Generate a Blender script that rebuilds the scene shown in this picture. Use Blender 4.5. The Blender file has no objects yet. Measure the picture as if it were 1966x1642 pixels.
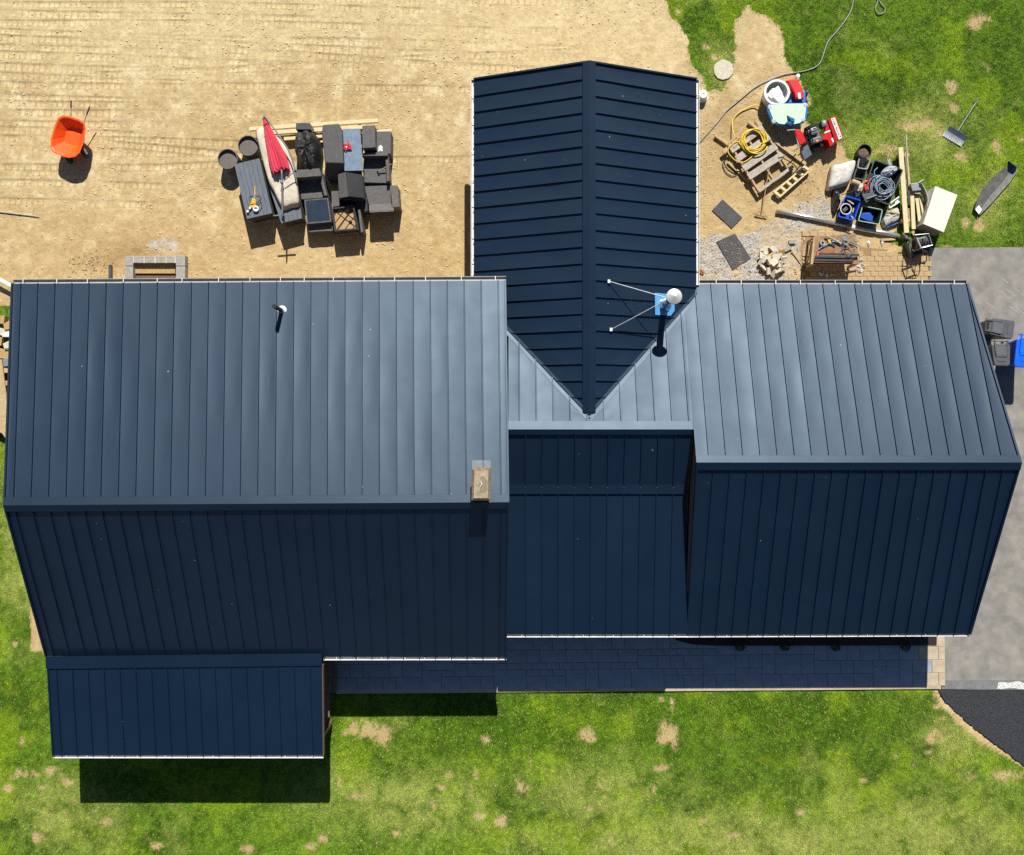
import bpy, math, random
import numpy as np
from mathutils import Vector, Matrix, Quaternion

random.seed(7)
RNG = np.random.default_rng(11)
scene = bpy.context.scene
COL = scene.collection

# ------------------------------------------------------------------ camera, sky, sun, exposure
CX, CY, FPX, CAMZ = 983.0, 821.0, 1650.0, 27.0          # drone looks straight down from 27 m
cam_data = bpy.data.cameras.new("camera")
cam_data.sensor_fit = 'HORIZONTAL'
cam_data.sensor_width = 36.0
cam_data.lens = 36.0 * FPX / 1966.0
cam_data.clip_end = 6000.0
cam = bpy.data.objects.new("camera", cam_data)
cam.location = (0, 0, CAMZ)
COL.objects.link(cam)
scene.camera = cam

SUN_DIR = Vector((0.135, 1.044, 1.0)).normalized()       # towards the sun
world = bpy.data.worlds.new("World")
scene.world = world
world.use_nodes = True
wn = world.node_tree
bg = wn.nodes["Background"]
sky = wn.nodes.new("ShaderNodeTexSky")
sky.sky_type = 'NISHITA'
sky.sun_disc = False
sky.sun_elevation = math.asin(SUN_DIR.z)
sky.sun_rotation = math.atan2(SUN_DIR.x, SUN_DIR.y)
sky.altitude = 200
sky.air_density = 1.0
sky.dust_density = 0.4
sky.ozone_density = 4.0
wn.links.new(sky.outputs[0], bg.inputs[0])
bg.inputs[1].default_value = 0.05

sun_data = bpy.data.lights.new("sun", 'SUN')
sun_data.energy = 5.0
sun_data.angle = math.radians(0.53)
sun_data.color = (1.0, 0.955, 0.88)
sun = bpy.data.objects.new("sun", sun_data)
sun.rotation_euler = (-SUN_DIR).to_track_quat('-Z', 'Y').to_euler()
sun.location = (5, 40, 40)
COL.objects.link(sun)

vs = scene.view_settings
vs.view_transform = 'Standard'
vs.look = 'None'
vs.gamma = 1.0
vs.use_curve_mapping = False
vs.exposure = 0.48
scene.cycles.max_bounces = 6
scene.cycles.use_denoising = False
scene.cycles.sample_clamp_indirect = 4.0

# ------------------------------------------------------------------ helpers
def P(px, py, z=0.0):
    """photograph pixel + real height above ground -> point in the place"""
    d = (CAMZ - z) / FPX
    return Vector(((px - CX) * d, (CY - py) * d, z))

def lin(c):
    c = c / 255.0
    return c / 12.92 if c <= 0.04045 else ((c + 0.055) / 1.055) ** 2.4

GAIN = 1.50
def alb(r, g, b, k=1.0):
    """surface colour of something that shows as r,g,b when lying flat in this sun"""
    return tuple(min(0.85, lin(v) / GAIN * k) for v in (r, g, b))

def mat(name, c1, rough=0.7, metal=0.0, c2=None, scale=6.0, bump=0.0, bscale=40.0, spec=0.5, coat=0.0, detail=4.0, stretch=None):
    m = bpy.data.materials.new(name)
    m.use_nodes = True
    nt = m.node_tree
    b = nt.nodes["Principled BSDF"]
    b.inputs["Roughness"].default_value = rough
    b.inputs["Metallic"].default_value = metal
    b.inputs["Specular IOR Level"].default_value = spec
    b.inputs["Coat Weight"].default_value = coat
    if c2 is None:
        c2 = tuple(v * 0.72 for v in c1)
    tc = nt.nodes.new("ShaderNodeTexCoord")
    src = tc.outputs["Object"]
    if stretch:
        mp = nt.nodes.new("ShaderNodeMapping")
        mp.inputs["Scale"].default_value = stretch
        nt.links.new(src, mp.inputs[0])
        src = mp.outputs[0]
    n = nt.nodes.new("ShaderNodeTexNoise")
    n.inputs["Scale"].default_value = scale
    n.inputs["Detail"].default_value = detail
    n.inputs["Roughness"].default_value = 0.62
    nt.links.new(src, n.inputs["Vector"])
    r = nt.nodes.new("ShaderNodeValToRGB")
    r.color_ramp.elements[0].position = 0.33
    r.color_ramp.elements[1].position = 0.68
    r.color_ramp.elements[0].color = (*c2, 1)
    r.color_ramp.elements[1].color = (*c1, 1)
    nt.links.new(n.outputs["Fac"], r.inputs[0])
    nt.links.new(r.outputs[0], b.inputs["Base Color"])
    if bump > 0:
        n2 = nt.nodes.new("ShaderNodeTexNoise")
        n2.inputs["Scale"].default_value = bscale
        n2.inputs["Detail"].default_value = 3.0
        nt.links.new(src, n2.inputs["Vector"])
        bp = nt.nodes.new("ShaderNodeBump")
        bp.inputs["Strength"].default_value = bump
        bp.inputs["Distance"].default_value = 0.02
        nt.links.new(n2.outputs["Fac"], bp.inputs["Height"])
        nt.links.new(bp.outputs[0], b.inputs["Normal"])
    return m

class MB:
    """collects geometry in place coordinates; build() links it as one mesh object"""
    def __init__(self, M=None):
        self.v, self.f, self.M = [], [], M
    def add(self, verts, faces):
        o = len(self.v)
        for p in verts:
            p = Vector(p)
            self.v.append(self.M @ p if self.M else p)
        for f in faces:
            self.f.append(tuple(o + i for i in f))
        return self
    def box(self, c, s, rz=0.0, R=None):
        hx, hy, hz = s[0] / 2, s[1] / 2, s[2] / 2
        vs_ = [Vector((x, y, z)) for z in (-hz, hz) for x, y in ((-hx, -hy), (hx, -hy), (hx, hy), (-hx, hy))]
        Rm = R if R is not None else Matrix.Rotation(rz, 3, 'Z')
        c = Vector(c)
        return self.add([Rm @ p + c for p in vs_], [(3, 2, 1, 0), (4, 5, 6, 7), (0, 1, 5, 4), (1, 2, 6, 5), (2, 3, 7, 6), (3, 0, 4, 7)])
    def prism(self, poly, z0, z1=None):
        """poly: list of 3D points (their z is the top unless z1 given), walls straight down to z0"""
        n = len(poly)
        top = [Vector((p[0], p[1], p[2] if z1 is None else z1)) for p in poly]
        bot = [Vector((p[0], p[1], z0)) for p in poly]
        a = sum(top[i].x * top[(i + 1) % n].y - top[(i + 1) % n].x * top[i].y for i in range(n))
        if a < 0:
            top.reverse(); bot.reverse()
        fs = [tuple(range(n)), tuple(reversed(range(n, 2 * n)))]
        for i in range(n):
            j = (i + 1) % n
            fs.append((i, n + i, n + j, j))
        return self.add(top + bot, fs)
    def hexa(self, a, b, c, d, off):
        """quad a b c d (as seen from outside) made solid by moving it by off"""
        off = Vector(off)
        q = [Vector(p) for p in (a, b, c, d)]
        return self.add(q + [p + off for p in q], [(0, 1, 2, 3), (7, 6, 5, 4), (0, 4, 5, 1), (1, 5, 6, 2), (2, 6, 7, 3), (3, 7, 4, 0)])
    def bar(self, p, q, w, h, up=(0, 0, 1)):
        p, q = Vector(p), Vector(q)
        d = (q - p)
        L = d.length
        d = d / L
        u = Vector(up)
        s = d.cross(u)
        if s.length < 1e-4:
            s = d.cross(Vector((1, 0, 0)))
        s.normalize()
        u = s.cross(d).normalized()
        R = Matrix((d, s, u)).transposed()
        return self.box((p + q) / 2, (L, w, h), R=R)
    def tube(self, pts, r, n=8, closed=False, cap=True):
        pts = [Vector(p) for p in pts]
        m = len(pts)
        rr = r if isinstance(r, (list, tuple)) else [r] * m
        o = []
        prev = None
        for i in range(m):
            if closed:
                t = pts[(i + 1) % m] - pts[i - 1]
            else:
                t = pts[min(i + 1, m - 1)] - pts[max(i - 1, 0)]
            if t.length < 1e-9:
                t = Vector((0, 0, 1))
            t.normalize()
            if prev is None:
                a = Vector((0, 0, 1)) if abs(t.z) < 0.9 else Vector((1, 0, 0))
            else:
                a = prev
            s = a - t * a.dot(t)
            s.normalize()
            prev = s
            b = t.cross(s)
            for k in range(n):
                an = 2 * math.pi * k / n
                o.append(pts[i] + (s * math.cos(an) + b * math.sin(an)) * rr[i])
        fs = []
        for i in range(m if closed else m - 1):
            j = (i + 1) % m
            for k in range(n):
                l = (k + 1) % n
                fs.append((i * n + k, i * n + l, j * n + l, j * n + k))
        if cap and not closed:
            fs.append(tuple(reversed(range(n))))
            fs.append(tuple(range((m - 1) * n, m * n)))
        return self.add(o, fs)
    def lathe(self, c, prof, n=24, axis=None):
        """prof: (radius, height) list turned about a vertical (or given) axis at c"""
        c = Vector(c)
        Rm = Matrix.Identity(3)
        if axis is not None:
            Rm = Vector(axis).normalized().to_track_quat('Z', 'Y').to_matrix()
        o = []
        for r, h in prof:
            for k in range(n):
                a = 2 * math.pi * k / n
                o.append(c + Rm @ Vector((r * math.cos(a), r * math.sin(a), h)))
        fs = []
        m = len(prof)
        for i in range(m - 1):
            for k in range(n):
                l = (k + 1) % n
                fs.append((i * n + k, i * n + l, (i + 1) * n + l, (i + 1) * n + k))
        fs.append(tuple(reversed(range(n))))
        fs.append(tuple(range((m - 1) * n, m * n)))
        return self.add(o, fs)
    def build(self, name, material, parent=None, smooth=False, bevel=0.0, weld=False):
        org = Vector((0, 0, 0))
        root = parent
        while root is not None and root.parent is not None:
            root = root.parent
        if root is not None:
            org = Vector(root.get("_org", (0, 0, 0)))
        else:
            xs = [p.x for p in self.v]; ys = [p.y for p in self.v]; zs = [p.z for p in self.v]
            org = Vector(((min(xs) + max(xs)) / 2, (min(ys) + max(ys)) / 2, min(zs)))
        me = bpy.data.meshes.new(name)
        me.from_pydata([tuple(p - org) for p in self.v], [], self.f)
        me.materials.append(material)
        if smooth:
            me.shade_smooth()
        me.update()
        o = bpy.data.objects.new(name, me)
        COL.objects.link(o)
        if parent is not None:
            o.parent = parent
        else:
            o.location = org
            o["_org"] = tuple(org)
        if bevel > 0:
            bm = o.modifiers.new("bevel", 'BEVEL')
            bm.width = bevel
            bm.segments = 2
            bm.limit_method = 'ANGLE'
        return o

def thing(name, label, cat, loc, group=None):
    o = bpy.data.objects.new(name, None)
    o.empty_display_size = 0.1
    o.location = loc
    o["_org"] = tuple(loc)
    o["label"] = label
    o["category"] = cat
    if group:
        o["group"] = group
    COL.objects.link(o)
    return o

def tag(o, label, cat, group=None):
    o["label"] = label
    o["category"] = cat
    if group:
        o["group"] = group
    return o

def struct(o, label=None):
    o["kind"] = "structure"
    if label:
        o["label"] = label
    return o

def stuff(o, label, cat):
    o["kind"] = "stuff"
    o["label"] = label
    o["category"] = cat
    return o

# ------------------------------------------------------------------ numpy noise
_T = RNG.random((512, 512)).astype(np.float32)
def vnoise(x, y, s, seed=0):
    x = x / s + seed * 17.31
    y = y / s + seed * 9.77
    xi = np.floor(x).astype(np.int64); yi = np.floor(y).astype(np.int64)
    fx = (x - xi).astype(np.float32); fy = (y - yi).astype(np.float32)
    fx = fx * fx * (3 - 2 * fx); fy = fy * fy * (3 - 2 * fy)
    a = _T[xi & 511, yi & 511]; b = _T[(xi + 1) & 511, yi & 511]
    c = _T[xi & 511, (yi + 1) & 511]; d = _T[(xi + 1) & 511, (yi + 1) & 511]
    return (a * (1 - fx) + b * fx) * (1 - fy) + (c * (1 - fx) + d * fx) * fy
def fbm(x, y, s, o=4, seed=0, g=0.55):
    t = 0; a = 1; w = 0
    for i in range(o):
        t = t + a * vnoise(x, y, s / 2 ** i, seed + i * 3)
        w += a; a *= g
    return t / w
def sstep(a, b, x):
    t = np.clip((x - a) / (b - a), 0, 1)
    return t * t * (3 - 2 * t)
def inpoly(px, py, poly):
    r = np.zeros(px.shape, bool)
    n = len(poly)
    for i in range(n):
        x0, y0 = poly[i]; x1, y1 = poly[(i + 1) % n]
        if y0 == y1:
            continue
        c = ((y0 > py) != (y1 > py)) & (px < (x1 - x0) * (py - y0) / (y1 - y0) + x0)
        r ^= c
    return r

# ------------------------------------------------------------------ the ground: fields in photograph pixels at ground level
LAWN_N = [(1278, -400), (1280, 0), (1300, 45), (1318, 75), (1325, 110), (1342, 148), (1350, 172), (1385, 180), (1405, 150), (1412, 112),
          (1404, 70), (1410, 35), (1428, 18), (1460, 33), (1498, 55), (1506, 92), (1520, 132), (1540, 170), (1556, 225), (1580, 260),
          (1612, 285), (1640, 306), (1662, 340), (1690, 392), (1700, 425), (1722, 442), (1705, 462), (1735, 472), (1770, 474), (2600, 474), (2600, -400)]
LAWN_S = [(-900, 588), (45, 588), (60, 1250), (500, 1325), (1812, 1320), (1806, 1352), (1835, 1388), (1880, 1424), (1966, 1474),
          (2700, 1900), (2700, 2400), (-900, 2400)]
GRAVEL = [(1338, 448), (1385, 452), (1440, 445), (1500, 415), (1530, 380), (1575, 378), (1605, 400), (1580, 440), (1552, 462), (1545, 500), (1520, 560), (1330, 560)]
BARE = [(705, 1400, 34, 20), (735, 1415, 16, 24), (652, 1500, 15, 17), (690, 1528, 24, 10), (932, 1418, 9, 7), (1128, 1413, 17, 14), (1280, 1408, 17, 26),
        (1292, 1432, 10, 12), (1291, 1352, 7, 14), (1268, 1344, 9, 6), (1000, 1514, 13, 15), (1787, 1420, 19, 30), (1785, 1440, 15, 12), (925, 1568, 14, 10),
        (960, 1578, 14, 12), (833, 1546, 10, 8), (1268, 1475, 17, 7), (1255, 1520, 11, 17), (1150, 1506, 12, 8), (205, 1577, 14, 9), (70, 1608, 11, 12), (48, 1486, 26, 12),
        (100, 1477, 19, 13), (132, 1503, 18, 11), (86, 1512, 18, 7), (15, 1512, 12, 7), (42, 1420, 7, 9), (1940, 1488, 42, 13), (1866, 1491, 20, 9), (1135, 1553, 8, 5),
        (912, 1478, 6, 14), (863, 1488, 9, 6), (850, 1512, 12, 6), (620, 1608, 12, 12), (1350, 1575, 10, 6), (470, 1630, 16, 8), (600, 1625, 18, 7), (1720, 1453, 8, 5),
        (1875, 42, 21, 14), (1824, 172, 11, 22), (1829, 200, 9, 18), (1788, 236, 24, 11), (1812, 256, 18, 10), (1914, 280, 12, 20), (1852, 306, 15, 16),
        (1740, 240, 20, 12), (1690, 290, 26, 15), (1880, 430, 14, 16), (1855, 425, 10, 10), (1962, 265, 8, 8), (1300, 20, 6, 8), (1355, 90, 12, 9), (1370, 110, 10, 7),
        (1660, 1500, 10, 6), (1540, 1560, 9, 6), (1405, 1605, 14, 7), (28, 1236, 6, 5), (300, 1625, 12, 6), (760, 1600, 14, 7)]
DRY = [(1780, 260, 95, 60), (1650, 280, 60, 30), (1420, 1625, 340, 70), (1780, 1600, 220, 75), (1830, 1420, 60, 50), (60, 1130, 60, 40), (120, 1560, 90, 60), (760, 1540, 160, 60),
       (1150, 1520, 120, 50), (1900, 380, 50, 60), (1390, 130, 30, 40), (30, 1000, 30, 60)]
LUSH = [(1450, 1365, 420, 45), (1100, 1400, 220, 50), (700, 1440, 160, 50), (60, 940, 40, 60), (880, 1420, 100, 40)]

def fields(x, y):
    px = CX + x * FPX / CAMZ
    py = CY - y * FPX / CAMZ
    wob = (fbm(x, y, 0.7, 4, 3) - 0.5)
    wob2 = (fbm(x, y, 0.7, 4, 5) - 0.5)
    qx = px + wob * 34; qy = py + wob2 * 34
    g = inpoly(qx, qy, LAWN_N) | inpoly(px + wob * 10, py + np.where(px > 600, 0, wob2 * 10), LAWN_S)
    g = g.astype(np.float32)
    bare = np.zeros_like(g)
    w3 = fbm(x, y, 0.42, 5, 8, 0.78) - 0.5
    for bx, by, rx, ry in BARE:
        d = np.sqrt(((px - bx) / rx) ** 2 + ((py - by) / ry) ** 2)
        bare = np.maximum(bare, 1 - sstep(0.55, 1.25, d * 1.22 + w3 * 3.8))
    # scattered thin spots
    thin = sstep(0.70, 0.82, fbm(x, y, 0.8, 5, 21, 0.7))
    bare = np.maximum(bare * 0.92, thin * 0.45)
    # narrow bare verge along the new asphalt
    dv = (px - 1806) * 0.54 - (py - 1345)
    verge = (1 - sstep(-34, -8, dv + w3 * 60)) * 0
    edge = ((px > 1790) & (py > 1318) & (py < 1700)).astype(np.float32) * sstep(-34 , -16, dv - 6 + w3 * 110)
    bare = np.maximum(bare, edge)
    gravel = inpoly(qx, qy, GRAVEL).astype(np.float32) * (1 - g)
    dg = np.sqrt(((px - 318) / 36) ** 2 + ((py - 474) / 17) ** 2)
    gravel = np.maximum(gravel, (1 - sstep(0.5, 1.1, dg + w3 * 1.5)) * 0.8)
    dry = np.zeros_like(g); lush = np.zeros_like(g)
    for bx, by, rx, ry in DRY:
        dry = np.maximum(dry, np.exp(-(((px - bx) / rx) ** 2 + ((py - by) / ry) ** 2)))
    for bx, by, rx, ry in LUSH:
        lush = np.maximum(lush, np.exp(-(((px - bx) / rx) ** 2 + ((py - by) / ry) ** 2)))
    return px, py, g, np.clip(bare, 0, 1), gravel, dry, lush

def grass_colour(x, y, dry, lush):
    n1 = fbm(x, y, 2.2, 4, 31); n2 = fbm(x, y, 0.45, 3, 37); n3 = fbm(x, y, 1.1, 4, 41)
    dark = np.array(alb(70, 104, 20)); mid = np.array(alb(108, 144, 32)); bright = np.array(alb(146, 176, 28)); pale = np.array(alb(176, 186, 92)); deep = np.array(alb(84, 124, 16))
    n4 = fbm(x, y, 0.11, 3, 43, 0.8)
    t = sstep(0.28, 0.68, n1 * 0.45 + n2 * 0.3 + n4 * 0.25)[:, None]
    c = dark * (1 - t) + mid * t
    l = (lush * 0.8)[:, None]
    c = c * (1 - l) + (deep * 0.7 + c * 0.3) * l
    b = (sstep(0.52, 0.74, n3) * 0.62).clip(0, 1)[:, None]
    c = c * (1 - b) + bright * b
    p = (sstep(0.54, 0.74, fbm(x, y, 1.0, 4, 47)) * 0.28 * (1 - lush) + dry * 0.78 * sstep(0.25, 0.65, n2 + 0.1)).clip(0, 0.9)[:, None]
    return (c * (1 - p) + pale * p) * (0.88 + 0.50 * sstep(0.25, 0.75, n4))[:, None]

def dirt_colour(x, y, px, py, gravel):
    n1 = fbm(x, y, 3.0, 5, 51); n2 = fbm(x, y, 0.35, 4, 57, 0.7); n3 = fbm(x, y, 0.12, 2, 59)
    a = np.array(alb(200, 172, 122)); b = np.array(alb(226, 202, 152)); c = np.array(alb(246, 228, 184))
    t = sstep(0.22, 0.66, n1 * 0.4 + n2 * 0.6)[:, None]
    o = a * (1 - t) + b * t
    s = (sstep(0.55, 0.8, n2) * 0.6)[:, None]
    o = o * (1 - s) + c * s
    # more orange, trodden soil beside the house and in the work yard
    w = (sstep(330, 480, py) * (px < 900) * 0.7 + (px > 1330) * 0.7 * sstep(150, 300, py))[:, None]
    o = o * (1 - w * 0.55) + np.array(alb(206, 172, 116)) * w * 0.55
    top = (1 - sstep(40, 220, py))[:, None] * (px < 1320)[:, None] * 0.5
    o = o * (1 - top) + np.array(alb(238, 216, 166)) * top
    for bx, by, rx, ry, am in ((262, 482, 55, 20, 0.5), (190, 505, 40, 18, 0.35), (740, 300, 60, 40, 0.18), (880, 360, 30, 60, 0.25), (420, 470, 60, 25, 0.15), (1420, 250, 70, 50, 0.4), (1500, 330, 80, 50, 0.3), (1390, 330, 40, 60, 0.2)):
        dk = (np.exp(-(((px - bx) / rx) ** 2 + ((py - by) / ry) ** 2)) * am * (0.4 + 1.1 * n2))[:, None]
        o = o * (1 - dk) + np.array(alb(150, 120, 74)) * dk
    o = o * (0.86 + 0.28 * n3)[:, None]
    gv = np.array(alb(206, 200, 190)) * (0.7 + 0.6 * fbm(x, y, 0.09, 2, 63))[:, None]
    gm = (gravel * (0.45 + 0.55 * sstep(0.38, 0.58, fbm(x, y, 0.6, 4, 66))))[:, None]
    return o * (1 - gm) + gv * gm

# track prints left by the loader: (y at left, slope, x0, x1, width)
TRACKS = []
_r = random.Random(5)
for k in range(19):
    yy = -30 + k * 17.5 + _r.uniform(-3, 3)
    TRACKS.append((yy, _r.uniform(0.012, 0.034), _r.uniform(-500, 60), _r.uniform(520, 1180) if k < 11 else _r.uniform(280, 620), _r.uniform(12, 16), _r.uniform(0, 9)))
for yy, sl_ in ((150, -0.045), (262, 0.075), (70, 0.06), (330, -0.03)):
    TRACKS.append((yy, sl_, _r.uniform(-200, 300), _r.uniform(600, 1150), 13, _r.uniform(0, 9)))
for yy in (318, 352, 388):
    TRACKS.append((yy, 0.02, -300, 330, 13, _r.uniform(0, 9)))

def ground_height(x, y, px, py, g, bare, gravel):
    h = (fbm(x, y, 2.5, 4, 71) - 0.5) * 0.05 + (fbm(x, y, 0.25, 4, 75, 0.7) - 0.5) * 0.018
    h = h + (fbm(x, y, 0.10, 2, 79) - 0.5) * 0.016
    tr = np.zeros_like(h)
    tint = np.ones_like(h)
    fade = 0.25 + 0.75 * sstep(0.36, 0.60, fbm(x, y, 1.1, 4, 83))
    for y0, sl, xa, xb, w, ph in TRACKS:
        c = y0 + sl * px + 3.0 * np.sin(px * 0.006 + ph)
        d = py - c
        m = (np.abs(d) < w / 2 + 2) & (px > xa) & (px < xb)
        if not m.any():
            continue
        dd = d[m]; pp = px[m]
        per = 9.5 + (ph * 7.3) % 3.4
        u = np.abs(((pp + ph * 3 + (dd * 0.12) + 2.0 * vnoise(pp, dd * 0 + y0, 37.0, 6)) % per) - per / 2) * 11.0 / per
        inside = (1 - sstep(3.2, 4.6, u)) * (1 - sstep(w / 2 - 2.6, w / 2 - 1.2, np.abs(dd)))
        prof = -0.004 - 0.015 * inside * (0.55 + 0.45 * vnoise(pp, dd, 14.0, 4))
        rim = np.exp(-((dd + w / 2) / 1.5) ** 2) * 0.011
        f = fade[m] * sstep(0, 40, pp - xa) * sstep(0, 40, xb - pp)
        tr[m] = tr[m] * (1 - f) + (prof + rim) * f
        bar = sstep(3.6, 4.8, u) * (np.abs(dd) < w / 2)
        tint[m] = tint[m] * (1 - f * 0.6) + (1.14 - 0.46 * bar - 0.34 * sstep(w / 2 - 2.2, w / 2 - 0.6, np.abs(dd))) * f * 0.6  # band edges darkened in the colour for the shade of the print's step
    h = h + tr * (1 - g)
    h = h + gravel * (fbm(x, y, 0.07, 2, 88) - 0.5) * 0.03
    h = h - 0.012 * bare * g
    ground_height.tint = tint
    return h

# paved areas: the soil sheet dips below them
DRIVE = [(1784, 476), (2700, 470), (2700, 1322), (1900, 1324), (1808, 1323), (1806, 1232), (1790, 1200), (1784, 900)]
_ra = random.Random(19)
_ne = [(1802, 1325), (1815, 1348), (1858, 1388), (1905, 1424), (1966, 1470), (2100, 1552)]
NEWASPH = []
for _k in range(5):
    for _i in range(12):
        _t = _i / 12
        NEWASPH.append((_ne[_k][0] * (1 - _t) + _ne[_k + 1][0] * _t + _ra.uniform(-2.2, 2.2), _ne[_k][1] * (1 - _t) + _ne[_k + 1][1] * _t + _ra.uniform(-1.6, 1.6)))
NEWASPH[0] = (1802, 1325)
NEWASPH += [(2700, 1900), (2700, 1326)]
PATIO = [(610, 1180), (1806, 1180), (1806, 1322), (1300, 1326), (646, 1332), (610, 1332)]

gx = np.concatenate([[-3000, -600, -150, -60], np.arange(-40, -19.6, 0.7), np.arange(-19.5, 6.0, 0.030), np.arange(6.0, 19.5001, 0.06), np.arange(20.2, 40, 0.7), [60, 150, 600, 3000]])
gy = np.concatenate([[-3000, -600, -150, -60], np.arange(-40, -16.1, 0.7), np.arange(-16.0, 3.6, 0.075), np.arange(3.6, 16.0001, 0.03), np.arange(16.7, 40, 0.7), [60, 150, 600, 3000]])
X, Y = np.meshgrid(gx, gy)
nx, ny = len(gx), len(gy)
x = X.ravel().astype(np.float64); y = Y.ravel().astype(np.float64)
px, py, g, bare, gravel, dry, lush = fields(x, y)
h = ground_height(x, y, px, py, g, bare, gravel)
paved = inpoly(px, py, DRIVE) | inpoly(px, py, NEWASPH) | inpoly(px, py, PATIO)
h = np.where(paved, -0.05, h)
far = (np.abs(x) > 20) | (np.abs(y) > 16.5)
h = np.where(far, 0.0, h)
gc = grass_colour(x, y, dry, lush) * 0.8
dc = dirt_colour(x, y, px, py, gravel) * ground_height.tint[:, None]
gm = (g * (1 - bare))[:, None]
straw = np.array(alb(205, 176, 128))
dc = np.where((g > 0.5)[:, None], dc * 0.45 + straw * 0.55, dc)
colr = dc * (1 - gm) + gc * gm
me = bpy.data.meshes.new("ground")
me.vertices.add(nx * ny)
co = np.empty((nx * ny, 3), np.float32); co[:, 0] = x; co[:, 1] = y; co[:, 2] = h
me.vertices.foreach_set("co", co.ravel())
ii = np.arange((ny - 1) * (nx - 1))
r0 = ii // (nx - 1); c0 = ii % (nx - 1)
a0 = r0 * nx + c0
quads = np.stack([a0, a0 + 1, a0 + nx + 1, a0 + nx], 1).astype(np.int32)
me.loops.add(quads.size); me.polygons.add(len(quads))
me.loops.foreach_set("vertex_index", quads.ravel())
me.polygons.foreach_set("loop_start", np.arange(0, quads.size, 4, dtype=np.int32))
me.polygons.foreach_set("loop_total", np.full(len(quads), 4, np.int32))
me.update(calc_edges=True)
ca = me.color_attributes.new("tint", 'FLOAT_COLOR', 'POINT')
cc = np.ones((nx * ny, 4), np.float32); cc[:, :3] = colr
ca.data.foreach_set("color", cc.ravel())
me.shade_smooth()

def tint_mat(name, rough, nscale, amt, bump):
    m = bpy.data.materials.new(name)
    m.use_nodes = True
    nt = m.node_tree
    b = nt.nodes["Principled BSDF"]
    b.inputs["Roughness"].default_value = rough
    b.inputs["Specular IOR Level"].default_value = 0.15
    at = nt.nodes.new("ShaderNodeAttribute"); at.attribute_name = "tint"
    tc = nt.nodes.new("ShaderNodeTexCoord")
    n = nt.nodes.new("ShaderNodeTexNoise")
    n.inputs["Scale"].default_value = nscale; n.inputs["Detail"].default_value = 5
    n.inputs["Roughness"].default_value = 0.7
    nt.links.new(tc.outputs["Object"], n.inputs["Vector"])
    mr = nt.nodes.new("ShaderNodeMapRange")
    mr.inputs[1].default_value = 0.3; mr.inputs[2].default_value = 0.7
    mr.inputs[3].default_value = 1 - amt; mr.inputs[4].default_value = 1 + amt
    nt.links.new(n.outputs["Fac"], mr.inputs[0])
    vm = nt.nodes.new("ShaderNodeVectorMath"); vm.operation = 'SCALE'
    nt.links.new(at.outputs["Color"], vm.inputs[0])
    nt.links.new(mr.outputs[0], vm.inputs["Scale"])
    nt.links.new(vm.outputs[0], b.inputs["Base Color"])
    if bump:
        bp = nt.nodes.new("ShaderNodeBump")
        bp.inputs["Strength"].default_value = bump; bp.inputs["Distance"].default_value = 0.02
        nt.links.new(n.outputs["Fac"], bp.inputs["Height"])
        nt.links.new(bp.outputs[0], b.inputs["Normal"])
    return m
me.materials.append(tint_mat("soil_and_turf", 0.95, 22.0, 0.22, 0.5))
ground = bpy.data.objects.new("ground", me)
COL.objects.link(ground)
struct(ground, "bare sandy yard with track prints running into green lawn")

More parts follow.
